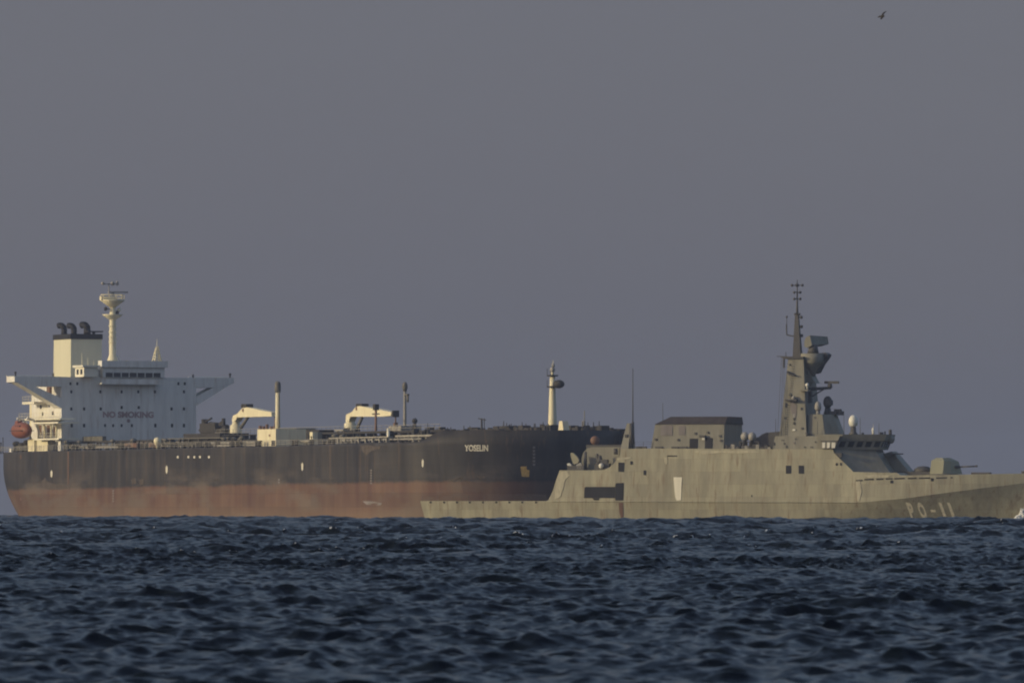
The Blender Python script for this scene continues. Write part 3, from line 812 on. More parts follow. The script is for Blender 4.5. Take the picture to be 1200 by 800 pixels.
def deck_crane(px_post, v, scale, name='deck_crane'):
    ua, zb_ = at(px_post, 509, v)
    root = MB().lathe((0, 0, 0), [(1.0, -4), (1.0, 0), (.8, .5)], 14).build(name, M['yellowgrey'], tk)
    root.location = (ua, -v, zb_)
    return root, ua, zb_
def crane(pts, v, post, knee, cyl, hook, head, thick=.8):
    """knuckle crane seen on the side: measured outline of the jib, post, knee, ram, hook line"""
    P = lambda p: at(*p, v)
    pa, pb = P(post[0]), P(post[1])
    c = MB().lathe((pa[0], v, 0), [(1.25, DECK - .1), (1.15, pa[1] + 1.2), (.75, pa[1] + 1.5), (.7, pb[1])], 14).build('deck_crane', M['cream'], tk)
    MB().side([P(p) for p in pts], v - thick, v + thick).build('jib', M['cream'], c)
    MB().side([P(p) for p in knee], v - .65, v + .65).build('knee', M['cream'], c)
    (a, b), (e, f) = P(cyl[0]), P(cyl[1]); MB().tube((a, v, b), (e, v, f), .34, .28).build('lifting_ram', M['pipe'], c)
    (a, b), (e, f) = P(hook[0]), P(hook[1]); MB().tube((a, v, b), (e, v, f), .14, .14, 6).box(e - .35, e + .35, v - .3, v + .3, f - .9, f).build('hook_block', M['rustbrown'], c)
    (a, b) = P(head); MB().box(a - .6, a + 1.4, v - .7, v + .7, b - .5, b + .35).tube((a - .8, v - .8, b), (a - .8, v + .8, b), .38, .38, 10).build('winch_head', M['dark'], c)
    (a, b) = P((pts[2][0] + 1, pts[2][1] + 2.6)); MB().tube((a, v + thick - .1, b), (a, v + thick + .12, b), .32, .32, 10).build('pivot_pin', M['rustbrown'], c)
    return c
c1 = crane([(278.5, 487), (283.5, 482.5), (288.5, 477), (294, 476.2), (314, 480.5), (322.5, 481.8), (323, 487), (316, 487), (281, 488)], 3.0, ((276.5, 505), (276.5, 489)),
      [(275.2, 492), (276.5, 486), (281, 484), (281.5, 488), (278.7, 493)], ((282.5, 500), (290.5, 488)), ((322.5, 486), (322.5, 498)), (289.5, 474.5))
c2 = crane([(412.5, 484), (417.5, 481), (421.5, 475.2), (426, 474.6), (450, 479), (463, 482), (463, 486), (452, 487), (414, 487)], 3.0, ((410.5, 503), (410.5, 488)),
      [(408.5, 493), (409.5, 484.5), (414.5, 482.5), (414.5, 487), (412.3, 493)], ((419, 500), (424.5, 488)), ((463.5, 483), (463.5, 494)), (424.5, 474.2))
(a, b) = at(466, 483, 3); MB().box(a - 1.3, a - .7, 2.4, 3.6, b - .7, b + .5).build('jib_tip', M['dark'], c2)
# cream deckhouse by the manifold and the plain block behind it
(a, b), (c, d) = at(301.5, 521, 20), at(323.2, 501.5, 20)
dh = MB().box(a, c, 14, 20, DECK - .1, d).build('manifold_house', M['cream'], tk)
(e, f), (g, h_) = at(318.5, 521, 20), at(322.5, 515, 20); MB().box(e, g, 19.8, 20.06, f, h_).build('side_door', M['dark'], dh)
(e, f) = at(316, 509, 20); MB().box(e - .3, e + .3, 19.8, 20.06, f - .2, f + .2).build('window', M['rustbrown'], dh)
mb = MB()
for px in (305, 309, 313, 318): 
    e, f = at(px, 501, 18); mb.tube((e, 18, d), (e, 18, d + random.uniform(.5, 1.2)), .3, .3, 6)
mb.build('roof_vent', M['rustbrown'], dh)
(a, b), (c, d) = at(326, 515, 6), at(347, 500.5, 6)
MB().box(a, c, 2, 6, DECK - .1, d).build('store_block', M['greyhouse'], tk)
(a, b), (c, d) = at(347, 514, 10), at(374, 502.5, 10)
MB().box(a, c, 7, 10, DECK + .4, d).build('dark_cabin', M['dark'], tk)
(a, b), (c, d) = at(363, 517, 18), at(366.3, 505, 18)
MB().box(a, c, 17, 18, DECK - .1, d).build('deck_pillar', M['cream'], tk)
(a, b), (c, d) = at(367, 517, 17), at(371.5, 505, 17)
MB().box(a, c, 16, 17, DECK - .1, d).build('deck_pillar', M['greyhouse'], tk)
# dark pipe rack running forward, pale pipework beneath it
for (x0, x1, y0, y1, v, mm) in ((372, 455, 503.5, 508, 10, 'dark'), (452, 560, 502.5, 506.5, 8, 'dark'), (463, 545, 507, 511, 18, 'rail'), (385, 455, 510, 513, 19, 'rail'), (545, 585, 501.5, 507, 8, 'dark'), (392, 402, 502, 504, 10, 'rail')):
    v = fitv(x1, v); ua, za = at(x0, y1, v); ub, zb_ = at(x1, y0, v)
    mb = MB().box(ua, ub, v - 1, v, za, zb_)
    for k in range(int((ub - ua) / 3.2) + 1): mb.box(ua + k * 3.2 + .1, ua + k * 3.2 + .5, v - .7, v - .3, DECK - .1, za)
    mb.build('pipe_rack', M[mm], tk)
# small valve stands and vents all along the deck
vent = MB().tube((0, 0, 0), (0, 0, 1.5), .22, .22, 8).lathe((0, 0, 1.5), [(.2, 0), (.55, .15), (.55, .45), (.1, .7)], 10).build('tank_vent', M['pipe'], tk)
vent.location = (14, -15, DECK)
valve = MB().box(-.45, .45, -.4, .4, 0, 1.2).tube((0, 0, 1.2), (0, 0, 1.7), .1, .1, 6).lathe((0, 0, 1.7), [(.4, -.05), (.4, .05)], 10).build('valve_stand', M['dark'], tk)
valve.location = (20, -18, DECK)
bollard = MB().lathe((0, 0, 0), [(.35, 0), (.35, .9), (.5, 1.0), (.5, 1.2)], 10).lathe((1.4, 0, 0), [(.35, 0), (.35, .9), (.5, 1.0), (.5, 1.2)], 10).box(-.6, 2, -.5, .5, 0, .15).build('bollard', M['dark'], tk)
bollard.location = (28, -21.5, DECK)
rnd = random.Random(5)
for i in range(24): copy_part(vent, rnd.uniform(0, 140), rnd.uniform(-12, 5), 0)
for i in range(28): copy_part(valve, rnd.uniform(-10, 138), rnd.uniform(-18, 4), 0)
for i in range(9): copy_part(bollard, 8 + i * 15 + rnd.uniform(-3, 3), 0, 0)
# tall vent posts
def post(px, y0, y1, v, r, mat='cream', headmat='dark', name='vent_post', hh=1.8):
    u, zt = at(px, y1, v)
    o = MB().tube((u, v, DECK - .1), (u, v, zt), r * 1.25, r, 12).build(name, M[mat], tk)
    return o, u, zt
p1, u, zt = post(325.5, 505, 457, 4, .42)
MB().lathe((u, 4, zt), [(.5, -.3), (.6, .2), (.55, 1.5), (.3, 1.8)], 12).tube((u + .65, 4, zt), (u + .65, 4, zt - 8.5), .12, .12, 6).build('vent_head', M['pipe'], p1)
p2, u, zt = post(474.5, 500, 456, 2, .27, 'rail')
MB().lathe((u, 2, zt), [(.32, -.2), (.5, .5), (.45, 1.1), (.2, 1.5)], 12).box(u, u + 1.6, 1.8, 2.2, zt - 1, zt - .7).tube((u + 1.3, 2, zt - .9), (u + 1.3, 2, zt - 2.2), .22, .22, 8).build('vent_head', M['pipe'], p2)
(a, b), (c, d) = at(467, 501, 2), at(482, 498, 2); MB().box(a, c, 0, 4, DECK - .1, d).build('post_base', M['rail'], p2)
(a, b) = at(486, 492, 3); MB().tube((a, 3, DECK), (a, 3, b), .35, .3, 8).ball((a, 3, b), .6, .5, .5).build('deck_vent', M['dark'], tk)
p3, u, zt = post(440.5, 502, 473, 8, .2, 'rustbrown', name='signal_post')
MB().tube((u - 1.6, 8, z_at(440, 484, 8)), (u + 1.6, 8, z_at(440, 484, 8)), .12, .12, 6).box(u - .5, u + .5, 7.6, 8.4, zt - 1.0, zt + .1).build('cross_bar', M['dark'], p3)
p4, u, zt = post(455, 510, 501, 16, .25, 'whiteclean', name='signal_post')
p5, u, zt = post(564.5, 510, 489, 10, .16, 'dark', name='signal_post')
MB().tube((u - 1.5, 10, zt), (u + 1.8, 10, zt - .3), .08, .08, 6).tube((u + 1.1, 10, zt), (u + 1.1, 10, zt - 3), .08, .08, 6).build('cross_bar', M['dark'], p5)
v_ = fitv(562, 20); (a, b), (c, d) = at(558.5, 514, v_), at(562, 503, v_); MB().box(a, c, v_ - .8, v_, DECK - .1, d).build('deck_pillar', M['whiteclean'], tk)
# dark cluster and manifolds round the forecastle break
for (x0, x1, y0, y1, v) in ((548, 592, 499.5, 507, 2), (588, 622, 498.5, 503, 2), (626, 642, 497, 503, 2), (664, 684, 498.5, 504, -7), (686, 702, 498, 504, -9), (596, 612, 499.5, 503, 0), (704, 728, 501, 504, -13), (610, 640, 500, 504, 8)):
    v = fitv(x1, v); ua, za = at(x0, y1, v); ub, zb_ = at(x1, y0, v)
    mb = jag(ua, ub, v - 1.5, v, DECK, zb_, seed=int(x0))
    mb.build('windlass', M['dark'], tk)
for (x0, x1, y0, y1, v) in ((480, 500, 503, 509, 12), (520, 545, 503, 508, 10), (400, 418, 501.5, 505, 5), (500, 520, 500.5, 504, 4)):
    v = fitv(x1, v); ua, za = at(x0, y1, v); ub, zb_ = at(x1, y0, v)
    mb = jag(ua, ub, v - 1.0, v, DECK, zb_, gap=1.2, seed=int(x0), w=(.3, 1.2))
    mb.build('manifold', M['dark'], tk)
# foremast
um = TK.at_v(647.5, 490, 0)[0]
Zq = lambda y: TK.at_v(648, y, 0)[1]
fm = MB().lathe((um, 0, 0), [(.85, FC - .2), (.75, Zq(490)), (.55, Zq(455)), (.45, Zq(440))], 14).build('foremast', M['cream'], tk)
MB().tube((um, 0, Zq(440)), (um, 0, Zq(429)), .3, .22, 8).tube((um + .25, 0, Zq(429)), (um + .25, 0, Zq(421)), .12, .05, 6).build('topmast', M['cream'], fm)
for y in (452, 439): MB().lathe((um, 0, Zq(y)), [(1.0, -.12), (1.05, .12)], 14).tube((um - .95, 0, Zq(y)), (um - .95, 0, Zq(y - 8)), .05, .05, 5).tube((um - .5, .8, Zq(y)), (um - .5, .8, Zq(y - 8)), .05, .05, 5).build('crosstree', M['dark'], fm)
MB().ball((um + 2.6, 0, Zq(449.2)), 1.25, 1.0, .75).tube((um, 0, Zq(451.5)), (um + 3, 0, Zq(450)), .3, .2).build('fog_horn', M['dark'], fm)
MB().ball((um, 0, Zq(432)), .45, .45, .5).ball((um + .3, 0, Zq(427)), .3, .3, .4).build('mast_lamp', M['domegrey'], fm)
(a, b), (c, d) = at(653.8, 503, -3), at(660.8, 492, -3)
MB().plan([(a, -4.2), (c, -4.2), (c, -3), (a, -3)], FC - .3, [(a + .3, -4.2), (c - .9, -4.2), (c - .9, -3.1), (a + .3, -3.1)], d).build('bow_locker', M['cream'], tk)
vj = -9; (a, b) = at(684, 481, vj); MB().tube((a, vj, FC), (a, vj, z_at(684, 492, vj)), .35, .3).tube((a + .3, vj, z_at(684, 492, vj)), (a + .3, vj, z_at(684, 480, vj)), .1, .08, 6).build('jackstaff', M['rail'], tk)


# ================================================================== THE PATROL SHIP
wk = thing('patrol_ship', 'grey naval patrol ship marked PO-11, tall mast and bow gun, before the tanker', 'warship', (WK.c[0], WK.c[1], -0.09), WK.rz)
def wv(px, py, v=6.6): return WK.at_v(px, py, v)
def wu(px, py, u): return WK.at_u(px, py, u)
# top line of the hull side, measured along the near side
TOP = [(491, 586), (641, 586), (643.5, 585), (648, 575), (652, 561), (655.5, 550), (700, 550), (708, 549.5), (715, 546), (720, 541), (723, 536), (725.5, 534), (726.5, 525), (760, 524.5), (1000 - 25, 525.5), (977, 530), (988.5, 541), (1000, 552), (1050, 553), (1055, 556), (1120, 555), (1215, 553), (1240, 552)]
TU = []
for x, y in TOP:
    u, z = wv(x, y, 6.4); TU.append((u, z))
for i in range(1, len(TU)):
    if TU[i][0] <= TU[i - 1][0]: TU[i] = (TU[i - 1][0] + .02, TU[i][1])
TUx = [a for a, b in TU]; TUz = [b for a, b in TU]
WU0 = -49.5; WU1 = 47.2
KN = [wv(491, 586.2), wv(1005, 588), wv(1060, 583), wv(1200, 562.5), wv(1240, 556)]
KN[0] = (WU0, KN[0][1])
KX = [a for a, b in KN]; KZ = [b - (0.0) for a, b in KN]
def wzt(u): return lerp(u, TUx, TUz)
def wzk(u): return min(lerp(u, KX, KZ), wzt(u))
def taper(u, u0, u1, p, q):
    t = min(1, max(0, (u - u0) / (u1 - u0))); return max(0.0, 1 - t ** p) ** q
def whb(u, z):
    """half breadth of the patrol ship at height z"""
    k = wzk(u)
    f_k = taper(u, 14, WU1 + .5, 2.3, .8); f_w = taper(u, 13, WU1 + .2, 1.05, 1.0)
    aft = 1 - .12 * max(0, (-20 - u) / 29.5) ** 2
    bk = 6.9 * f_k * aft
    bw = 6.5 * f_w * aft
    if z <= k:
        t = max(-.6, z / max(k, .1)); return max(0.02, bw + (bk - bw) * t)
    return max(0.02, bk - 0.115 * (z - k) * min(1, bk / 3))
def rake(u, z): return u + (max(0, u - 26) / (WU1 - 26)) ** 2 * 0.42 * z
def whull():
    us = sorted(set([round(a, 3) for a in TUx if WU0 < a < WU1] + [round(x, 3) for x in np.linspace(WU0, WU1, 110)]))
    mb = MB(); ns = 10; vs = []
    zl = lambda u: [-2.0, 0.0, wzk(u) * .35, wzk(u) * .7, wzk(u)] + [wzk(u) + (wzt(u) - wzk(u)) * k for k in (.25, .5, .75, 1.0)]
    n = 9
    for u in us:
        for s_ in (1, -1):
            for z in zl(u): vs.append((rake(u, z) + max(0, (-47.5 - u) / 2) * .24 * (4.4 - z), s_ * whb(u, z), z))
    m = 2 * n; fs = []
    for i in range(len(us) - 1):
        for sd in (0, 1):
            for j in range(n - 1):
                a = i * m + sd * n + j; fs.append((a, a + m, a + m + 1, a + 1))
        a = i * m + n - 1; b = i * m + 2 * n - 1; fs.append((a, a + m, b + m, b))
    mb.add(vs, fs)
    mb.add(vs[:m], [tuple(list(range(n)) + list(range(2 * n - 1, n - 1, -1)))])
    return mb
wh_ = whull().build('hull', M['grey'], wk)
WM = lambda name, poly, mat, label=None, thick=.06: hull_mark(name, poly, mat, label, thick, wh_, whb, WK, 6.6)
# fairleads under the low quarter deck edge
for x in (504.5, 520.5, 535.5, 550.5, 566, 581.5, 597, 612, 628):
    WM('fairlead', [(x - 1.2, 586.6), (x + 1.2, 586.6), (x + .9, 588.6), (x - .9, 588.6)], M['opening'])
# openings in the side: solid panels, inner shade painted as near-black
WM('boat_bay', [(685, 570.5), (686.5, 569.5), (720.6, 569.5), (720.6, 582.5), (684.5, 582.5)], M['opening'], 'long opening low in the side, its inner shade painted dark')
WM('side_hatch', [(721.2, 567), (722, 565.2), (731, 564.8), (730.3, 585.3), (721.2, 585.3)], M['opening'])
WM('side_step', [(694.5, 582.8), (702.5, 582.8), (701.5, 585), (696, 585)], M['opening'])
WM('side_window', [(724.7, 541), (731.7, 541), (731, 552), (724.7, 551.5)], M['opening'])
WM('scuttle', [(738.7, 539.5), (741.3, 539.5), (741.3, 543.5), (738.7, 543.5)], M['opening'])
WM('scuttle', [(754.2, 550.2), (757.2, 550.2), (757, 556), (754.2, 555.5)], M['opening'])
WM('scuttle', [(880.3, 579), (881.7, 579), (881.7, 581), (880.3, 581)], M['opening'])
WM('slot_vent', [(782, 532.7), (793.5, 532.7), (793.5, 534), (782, 534)], M['opening'])
for x in (921, 936): WM('side_window', [(x, 544.5), (x + 6, 544.5), (x + 6, 554), (x, 554)], M['opening'])
WM('white_patch', [(789.3, 558.2), (799.3, 558.2), (798.6, 570), (798.2, 585), (793, 585.6), (791.5, 582), (790.3, 570)], M['whiteclean'], 'bright white rectangle amidships')
WM('rust_run', [(778.5, 535), (781.5, 535), (782.5, 540), (781, 543.5), (779, 541)], M['palegrey'])
WM('rust_run', [(722, 536), (739.5, 534.6), (739.5, 536.4), (724, 538.6)], M['palegrey'])
WM('rust_run', [(725, 588), (730, 588), (730.5, 604), (728, 606), (726, 600)], M['rustbrown'])
WM('dirt_streak', [(1003, 563), (1008, 562.5), (1010, 575), (1007, 586), (1004.5, 586)], M['palegrey'])
for x in (980.5, 985.5): WM('scuttle', [(x - 1, 541.5), (x + 1, 541.5), (x + 1, 544.5), (x - 1, 544.5)], M['opening'])
for (x0, x1, y) in ((1003, 1011, 562), (1013, 1024, 560.8), (1027, 1035, 560.5), (1038, 1046, 560), (1048, 1060, 559.6), (1064, 1074, 559.4), (1077, 1090, 559.2), (1097, 1110, 559), (1114, 1120, 558.6)):
    WM('freeing_slot', [(x0, y - .5), (x1, y - .9), (x1, y + .6), (x0, y + .9)], M['opening'])
for (x, y) in ((1045, 563.5), (1092.5, 561), (1132, 561)): WM('fairlead', [(x - 1.7, y - 1.5), (x + 1.7, y - 1.5), (x + 1.7, y + 1.8), (x - 1.7, y + 1.8)], M['opening'])
WM('anchor_pocket', [(1161, 566.5), (1168, 565.5), (1169, 570), (1162, 571)], M['greydark'])
for ch, x0, x1, y0, y1 in (('P', 1061, 1067.5, 607, 587.6), ('O', 1073, 1081, 607, 587.6), ('-', 1090, 1096, 599, 596), ('1', 1099.5, 1103, 606.5, 587.6), ('1', 1109.5, 1113, 606.5, 587.6)):
    lettering_on('pennant_letter', ch, ((x0, y0), (x1, y1)), whb, WK, M['creamtext'], wh_, 6.6, 0.055 if ch != '1' else 0.02, 0.37)
# salt and wear on the plating
WM('salt_stain', [(652, 562), (656, 552), (664, 551), (668, 556), (662, 562), (660, 572), (656, 582), (650, 584), (651, 574)], M['palegrey'])
WM('salt_stain', [(812, 528), (826, 527), (850, 527.5), (874, 527), (890, 528.5), (868, 530.5), (846, 529.5), (826, 531.5)], M['palegrey'])
WM('salt_stain', [(1012, 556), (1030, 555), (1044, 556), (1040, 558.5), (1018, 559)], M['palegrey'])
# rubbing strake along the side above the crease
mb = MB(); pr = None
us = np.linspace(-28, 20, 40)
mb.loft([[(u, whb(u, wzk(u)) - .05, wzk(u) - .09), (u, whb(u, wzk(u)) + .10, wzk(u)), (u, whb(u, wzk(u) + .1) - .05, wzk(u) + .09)] for u in us])
mb.build('rubbing_strake', M['grey'], wh_)

def block(px0, px1, pyb, pyt, v1, v0, mat, name, tilt=0.0, parent=None, taper_v=.3, lx=0.0, rx=0.0):
    """house with its near wall at v1, far wall at v0; near wall leans in by taper_v"""
    ua, za = wv(px0, pyb, v1); ub, _ = wv(px1, pyb, v1); zt = wv(px1, pyt, v1)[1]
    sx = WK.Y(ua, v1) / F / WK.a[0]
    return MB().plan([(ua, v0), (ub, v0), (ub, v1), (ua, v1)], za - .4, [(ua + lx * sx, v0 + taper_v), (ub + rx * sx, v0 + taper_v), (ub + rx * sx, v1 - taper_v), (ua + lx * sx, v1 - taper_v)], zt).build(name, M[mat], parent or wk), ua, ub, za, zt
# ---- after end of the flight deck: inboard house with a rounded corner and gear
(a, b) = wv(681, 550, 2.5)
pts = [wv(*p, 2.5) for p in ((681, 551), (681.5, 536), (683.5, 529), (688, 524.5), (694, 523), (726, 523), (726, 551))]
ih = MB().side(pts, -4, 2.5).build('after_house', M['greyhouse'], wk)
def bar(name, p, q, v, r0, r1, mat, parent=wk, n=10):
    (a, b), (c, d) = wv(*p, v), wv(*q, v); return MB().tube((a, v, b), (c, v, d), r0, r1, n).build(name, M[mat], parent)
bar('deck_post', (686, 549.8), (686, 528.5), 3.6, .26, .22, 'greydark')
bar('deck_post', (721.5, 531.5), (721.5, 524.5), 3.2, .32, .32, 'greydark')
a, b = wv(705, 549.9, 4.4)
winch = MB().box(a - 1.1, a + 1.2, 3.4, 4.6, b, b + 1.0).tube((a - .4, 4, b + 1), (a - .4, 4, b + 2.2), .5, .25).tube((a - .8, 4, b + .8), (a - .8, 4, b + 2.5), .15).box(a - .2, a + .9, 3.6, 4.4, b + 1, b + 1.6).build('capstan', M['greydark'], wk)
a, b = wv(704.5, 545, 4.9); MB().ball((a, 4.9, b), .38, .38, .42).build('search_lamp', M['dome'], wk)
# after gun/dish on the quarter
a, b = wv(673, 549.9, 4.2)
aft = MB().box(a - 1.0, a + 1.6, 3.2, 4.6, b, b + .7).tube((a, 4, b + .5), (a, 4, b + 1.4), .35).build('stern_director', M['greydark'], wk)
pa = [wv(*p, 4.5) for p in ((668.5, 529.5), (671.5, 529.8), (676, 534), (678.5, 538.5), (677, 541.5), (673, 543), (670.5, 540), (669, 535))]
MB().side(pa, 4.0, 4.5).build('dish_shield', M['grey'], aft)
pa = [wv(*p, 4.6) for p in ((664, 542.5), (667, 541.6), (669.5, 544), (669, 545.8), (665.5, 544.8))]
MB().side(pa, 4.1, 4.6).build('muzzle_cover', M['dome'], aft)
pa = [wv(*p, 4.6) for p in ((675, 543.5), (680, 541), (681.5, 543), (680.5, 548), (676, 548.5))]
MB().side(pa, 4.0, 4.6).build('side_shield', M['domegrey'], aft)
a, b = wv(697.5, 523, 0)
MB().tube((a, 0, b - .2), (a, 0, b + .8), .3).ball((a, 0, b + 1.0), .75, .75, .7).build('covered_mount', M['rustbrown'], wk)
a, b = wv(710, 523, 0)
MB().box(a - 3, a + 4, -1.5, .5, b - .2, b + .35).build('deck_box', M['greydark'], wk)
# pyramid pylon with whip aerial
pa, za = wv(726.5, 524.6, 4.2); pb, _ = wv(736, 524.6, 4.2); zt = wv(734, 495, 3.2)[1]
sx = WK.Y(pa, 4) / F / WK.a[0]
py = MB().plan([(pa, .2), (pb, .2), (pb, 4.2), (pa, 4.2)], za - .3, [(pa + 5.5 * sx, 1.6), (pb + .6 * sx, 1.6), (pb + .6 * sx, 3.0), (pa + 5.5 * sx, 3.0)], zt).build('aerial_pylon', M['greyhouse'], wk)
a, b = wv(739, 524, 3.6); MB().tube((a, 3.4, b), (a, 3.2, wv(739, 495.5, 3.2)[1]), .42, .30, 10).build('tuner_case', M['greydark'], py)
a, b = wv(741.6, 496, 2.6); MB().tube((a, 2.6, b - 3), (a, 2.6, b + .3), .3, .2).tube((a, 2.6, b), (a, 2.6, wv(741.6, 431, 2.6)[1]), .10, .05, 8).build('whip_aerial', M['greydark'], py)
a, b = wv(733, 510, 4.0); MB().box(a - .2, a + .2, 3.5, 3.75, b - .2, b + .25).build('vent_cap', M['greydark'], py)
bar('whip_aerial', (777, 496), (776.6, 471), 3.5, .055, .03, 'greydark', wk, 6)
# ---- hangar
v1 = 5.6
ua, za = wv(762, 525, v1); ub, _ = wv(848, 525, v1); zt = wv(848, 496, v1)[1]
sx = WK.Y(ua, v1) / F / WK.a[0]
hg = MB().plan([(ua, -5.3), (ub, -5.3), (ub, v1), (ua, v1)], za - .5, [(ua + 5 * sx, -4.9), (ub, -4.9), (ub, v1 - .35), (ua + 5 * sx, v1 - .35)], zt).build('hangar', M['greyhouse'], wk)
zr = wv(848, 487.2, 3.5)[1]
MB().plan([(ua + 4.6 * sx, -5.1), (ub + .15, -5.1), (ub + .15, v1 - .2), (ua + 4.6 * sx, v1 - .2)], zt + .004, [(ua + 18 * sx, -4.4), (ub + .10, -4.6), (ub + .10, v1 - 1.9), (ua + 20 * sx, v1 - 1.9)], zr).build('hangar_roof', M['canvas'], hg)
def wall_panel(name, x0, x1, y0, y1, v, mat, parent, th=.05, back=.35):
    p = [wv(x0, y1, v), wv(x1, y1, v), wv(x1, y0, v), wv(x0, y0, v)]
    lean = lambda z: v - .35 * (z - za) / (zt - za)
    return MB().loft([[(a, lean(b) - back, b) for a, b in p], [(a, lean(b) + th, b) for a, b in p]]).build(name, M[mat], parent)
wall_panel('hangar_door', 808, 817.2, 513, 524.6, v1, 'opening', hg); wall_panel('hangar_door', 826, 834.5, 512.3, 524.6, v1, 'opening', hg)
wall_panel('louvre_panel', 774, 787.5, 497.5, 509.5, v1, 'patch', hg); wall_panel('louvre_panel', 795, 802.5, 498, 509, v1, 'patch', hg)
for (x, y) in ((768, 514), (794.5, 514.5), (814.5, 507), (829, 506), (843.5, 510), (844.5, 515.5)): wall_panel('wall_fitting', x - 1.2, x + 1.2, y - 1.3, y + 1.3, v1, 'greydark', hg, .12)
wall_panel('door_awning', 820, 826.5, 509, 511.5, v1, 'greydark', hg, .5); wall_panel('door_lamp', 823, 826, 512, 514.6, v1, 'dome', hg, .3)
(a, b), (c, d) = wv(826.5, 524, v1), wv(826.5, 514, v1)
# covered gear between hangar and mast
def dome_stand(px, py, v, r, mat):
    a, b = wv(px, py, v)
    o = MB().lathe((a, v, 0), [(.5, wv(px, 525, v)[1]), (.3, b - .5), (.35, b - r * .8)], 10).build('dome_stand', M['greydark'], wk)
    MB().lathe((a, v, b), [(.25, -r * .95), (r * .8, -r * .75), (r, -.1), (r * .95, .35 * r), (r * .62, .85 * r), (.1, r * 1.08)], 16).build('dome', M[mat], o)
dome_stand(873, 510.6, 4.6, .64, 'domegrey'); dome_stand(881.5, 510.9, 4.6, .64, 'domegrey')
(a, b), (c, d) = wv(866, 525, 4.8), wv(889, 516.2, 4.8)
MB().box(a, c, 3.8, 4.8, d - .15, d).box(a, a + .2, 3.9, 4.7, b - .2, d).box(c - .2, c, 3.9, 4.7, b - .2, d).box((a + c) / 2, (a + c) / 2 + .2, 3.9, 4.7, b - .2, d).build('gear_table', M['greydark'], wk)
pts = [wv(*p, 1.5) for p in ((884, 525), (884, 512.5), (889, 511), (893, 508), (898, 506), (907, 505.2), (914, 504.5), (914, 525))]
MB().side(pts, -3, 1.5).build('exhaust_casing', M['greydark'], wk)
rr = random.Random(3)
for k in range(13):
    px = 846 + k * 4.6 + rr.uniform(-1.5, 1.5); a, b = wv(px, 525, 5.4)
    MB().box(a - .25, a + .3, 5.0, 5.4, b - .2, b + rr.uniform(.25, .75)).build('deck_fitting', M['greydark' if k % 3 else 'rail'], wk)
for px in (752, 748, 771, 790, 800): 
    a, b = wv(px, 524.6, 6.0); MB().box(a - .5, a + .6, 5.2, 5.8, b - .2, b + .28).build('deck_fitting', M['greydark'], wk)

# guard rails along the upper deck
def wrail(x0, x1, y, v, hgt=1.05, step=1.5):
    (a, z), (b, z2) = wv(x0, y, v), wv(x1, y, v); n = max(2, int((b - a) / step)); mb = MB()
    for i in range(n + 1):
        t = i / n; u = a + (b - a) * t; zz = z + (z2 - z) * t; mb.tube((u, v, zz - .1), (u, v, zz + hgt), .028, .028, 4)
    for k in (.35, .7, 1.0): mb.tube((a, v, z + hgt * k), (b, v, z2 + hgt * k), .02, .02, 4)
    return mb.build('guard_rail', M['greydark'], wk)
wrail(744, 764, 525, 5.6); wrail(849, 903, 525.3, 5.4); wrail(495, 640, 586.3, 5.6, .9, 2.2)
# ---- mast block and bridge
v1 = 4.9
base, ua, ub, za, zt_b = block(904, 966, 525.5, 510, 5.2, -5.0, 'greyhouse', 'mast_house', lx=4, rx=0, taper_v=.25)
for (x, y, w, hh) in ((917, 515, 3.5, 1.2), (932, 513.5, 1.8, 1.8), (930.5, 518, 2, 2.5), (919, 519, 2, 2.2), (921.5, 522.5, 1.5, 3), (943, 523, 2, 1.5), (955.5, 517, 1.5, 2), (907, 519, 1.4, 4), (951, 523, 3, 1.5)):
    p = [wv(x - w / 2, y + hh / 2, 5.2), wv(x + w / 2, y + hh / 2, 5.2), wv(x + w / 2, y - hh / 2, 5.2), wv(x - w / 2, y - hh / 2, 5.2)]
    lean = lambda z: 5.2 - .25 * (z - za) / (zt_b - za)
    MB().loft([[(a, lean(b) - .2, b) for a, b in p], [(a, lean(b) + .05, b) for a, b in p]]).build('wall_fitting', M['greydark' if x != 930.5 else 'patch'], base)
# mast tower, tapering; near face lit, fore face in shade
ma, mz = wv(913, 510.4, 4.2); mb_, _ = wv(945, 510.4, 4.2); zt_m = wv(932, 417, 3.2)[1]
sx = WK.Y(ma, 4) / F / WK.a[0]
ta = wv(924, 417, 3.0)[0]; tb = wv(941.5, 417, 3.0)[0]
tower = MB().loft([[(ma, -4.6, mz - .2), (mb_, -4.6, mz - .2), (mb_, 4.2, mz - .2), (ma, 4.2, mz - .2)],
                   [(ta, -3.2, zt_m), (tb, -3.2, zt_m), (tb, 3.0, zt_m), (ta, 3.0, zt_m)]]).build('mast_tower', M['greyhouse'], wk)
def on_tower(name, poly, mat, th=.06, back=.3):
    f = lambda z: 4.2 + (3.0 - 4.2) * (z - mz) / (zt_m - mz)
    out = []; inn = []
    for px, pyy in poly:
        v = 3.6
        for _ in range(4):
            a, b = wv(px, pyy, v); v = f(b)
        out.append((a, v + th, b)); inn.append((a, v - back, b))
    return MB().loft([inn, out]).build(name, M[mat], tower)
def sq(x, y, w, hh): return [(x - w / 2, y + hh / 2), (x + w / 2, y + hh / 2), (x + w / 2, y - hh / 2), (x - w / 2, y - hh / 2)]
for (x, y, w, hh) in ((919.5, 489, 1.6, 2.2), (940, 501, 2.4, 2), (930.5, 490, 1.8, 3), (930.5, 495, 1.6, 3), (925.5, 426.5, 1.6, 2), (945.2, 507, 2, 3), (926, 462, 2.6, 3), (921, 474, 1.5, 5), (939, 478, 1.2, 3)):
    on_tower('tower_fitting', sq(x, y, w, hh), 'greydark', .12)
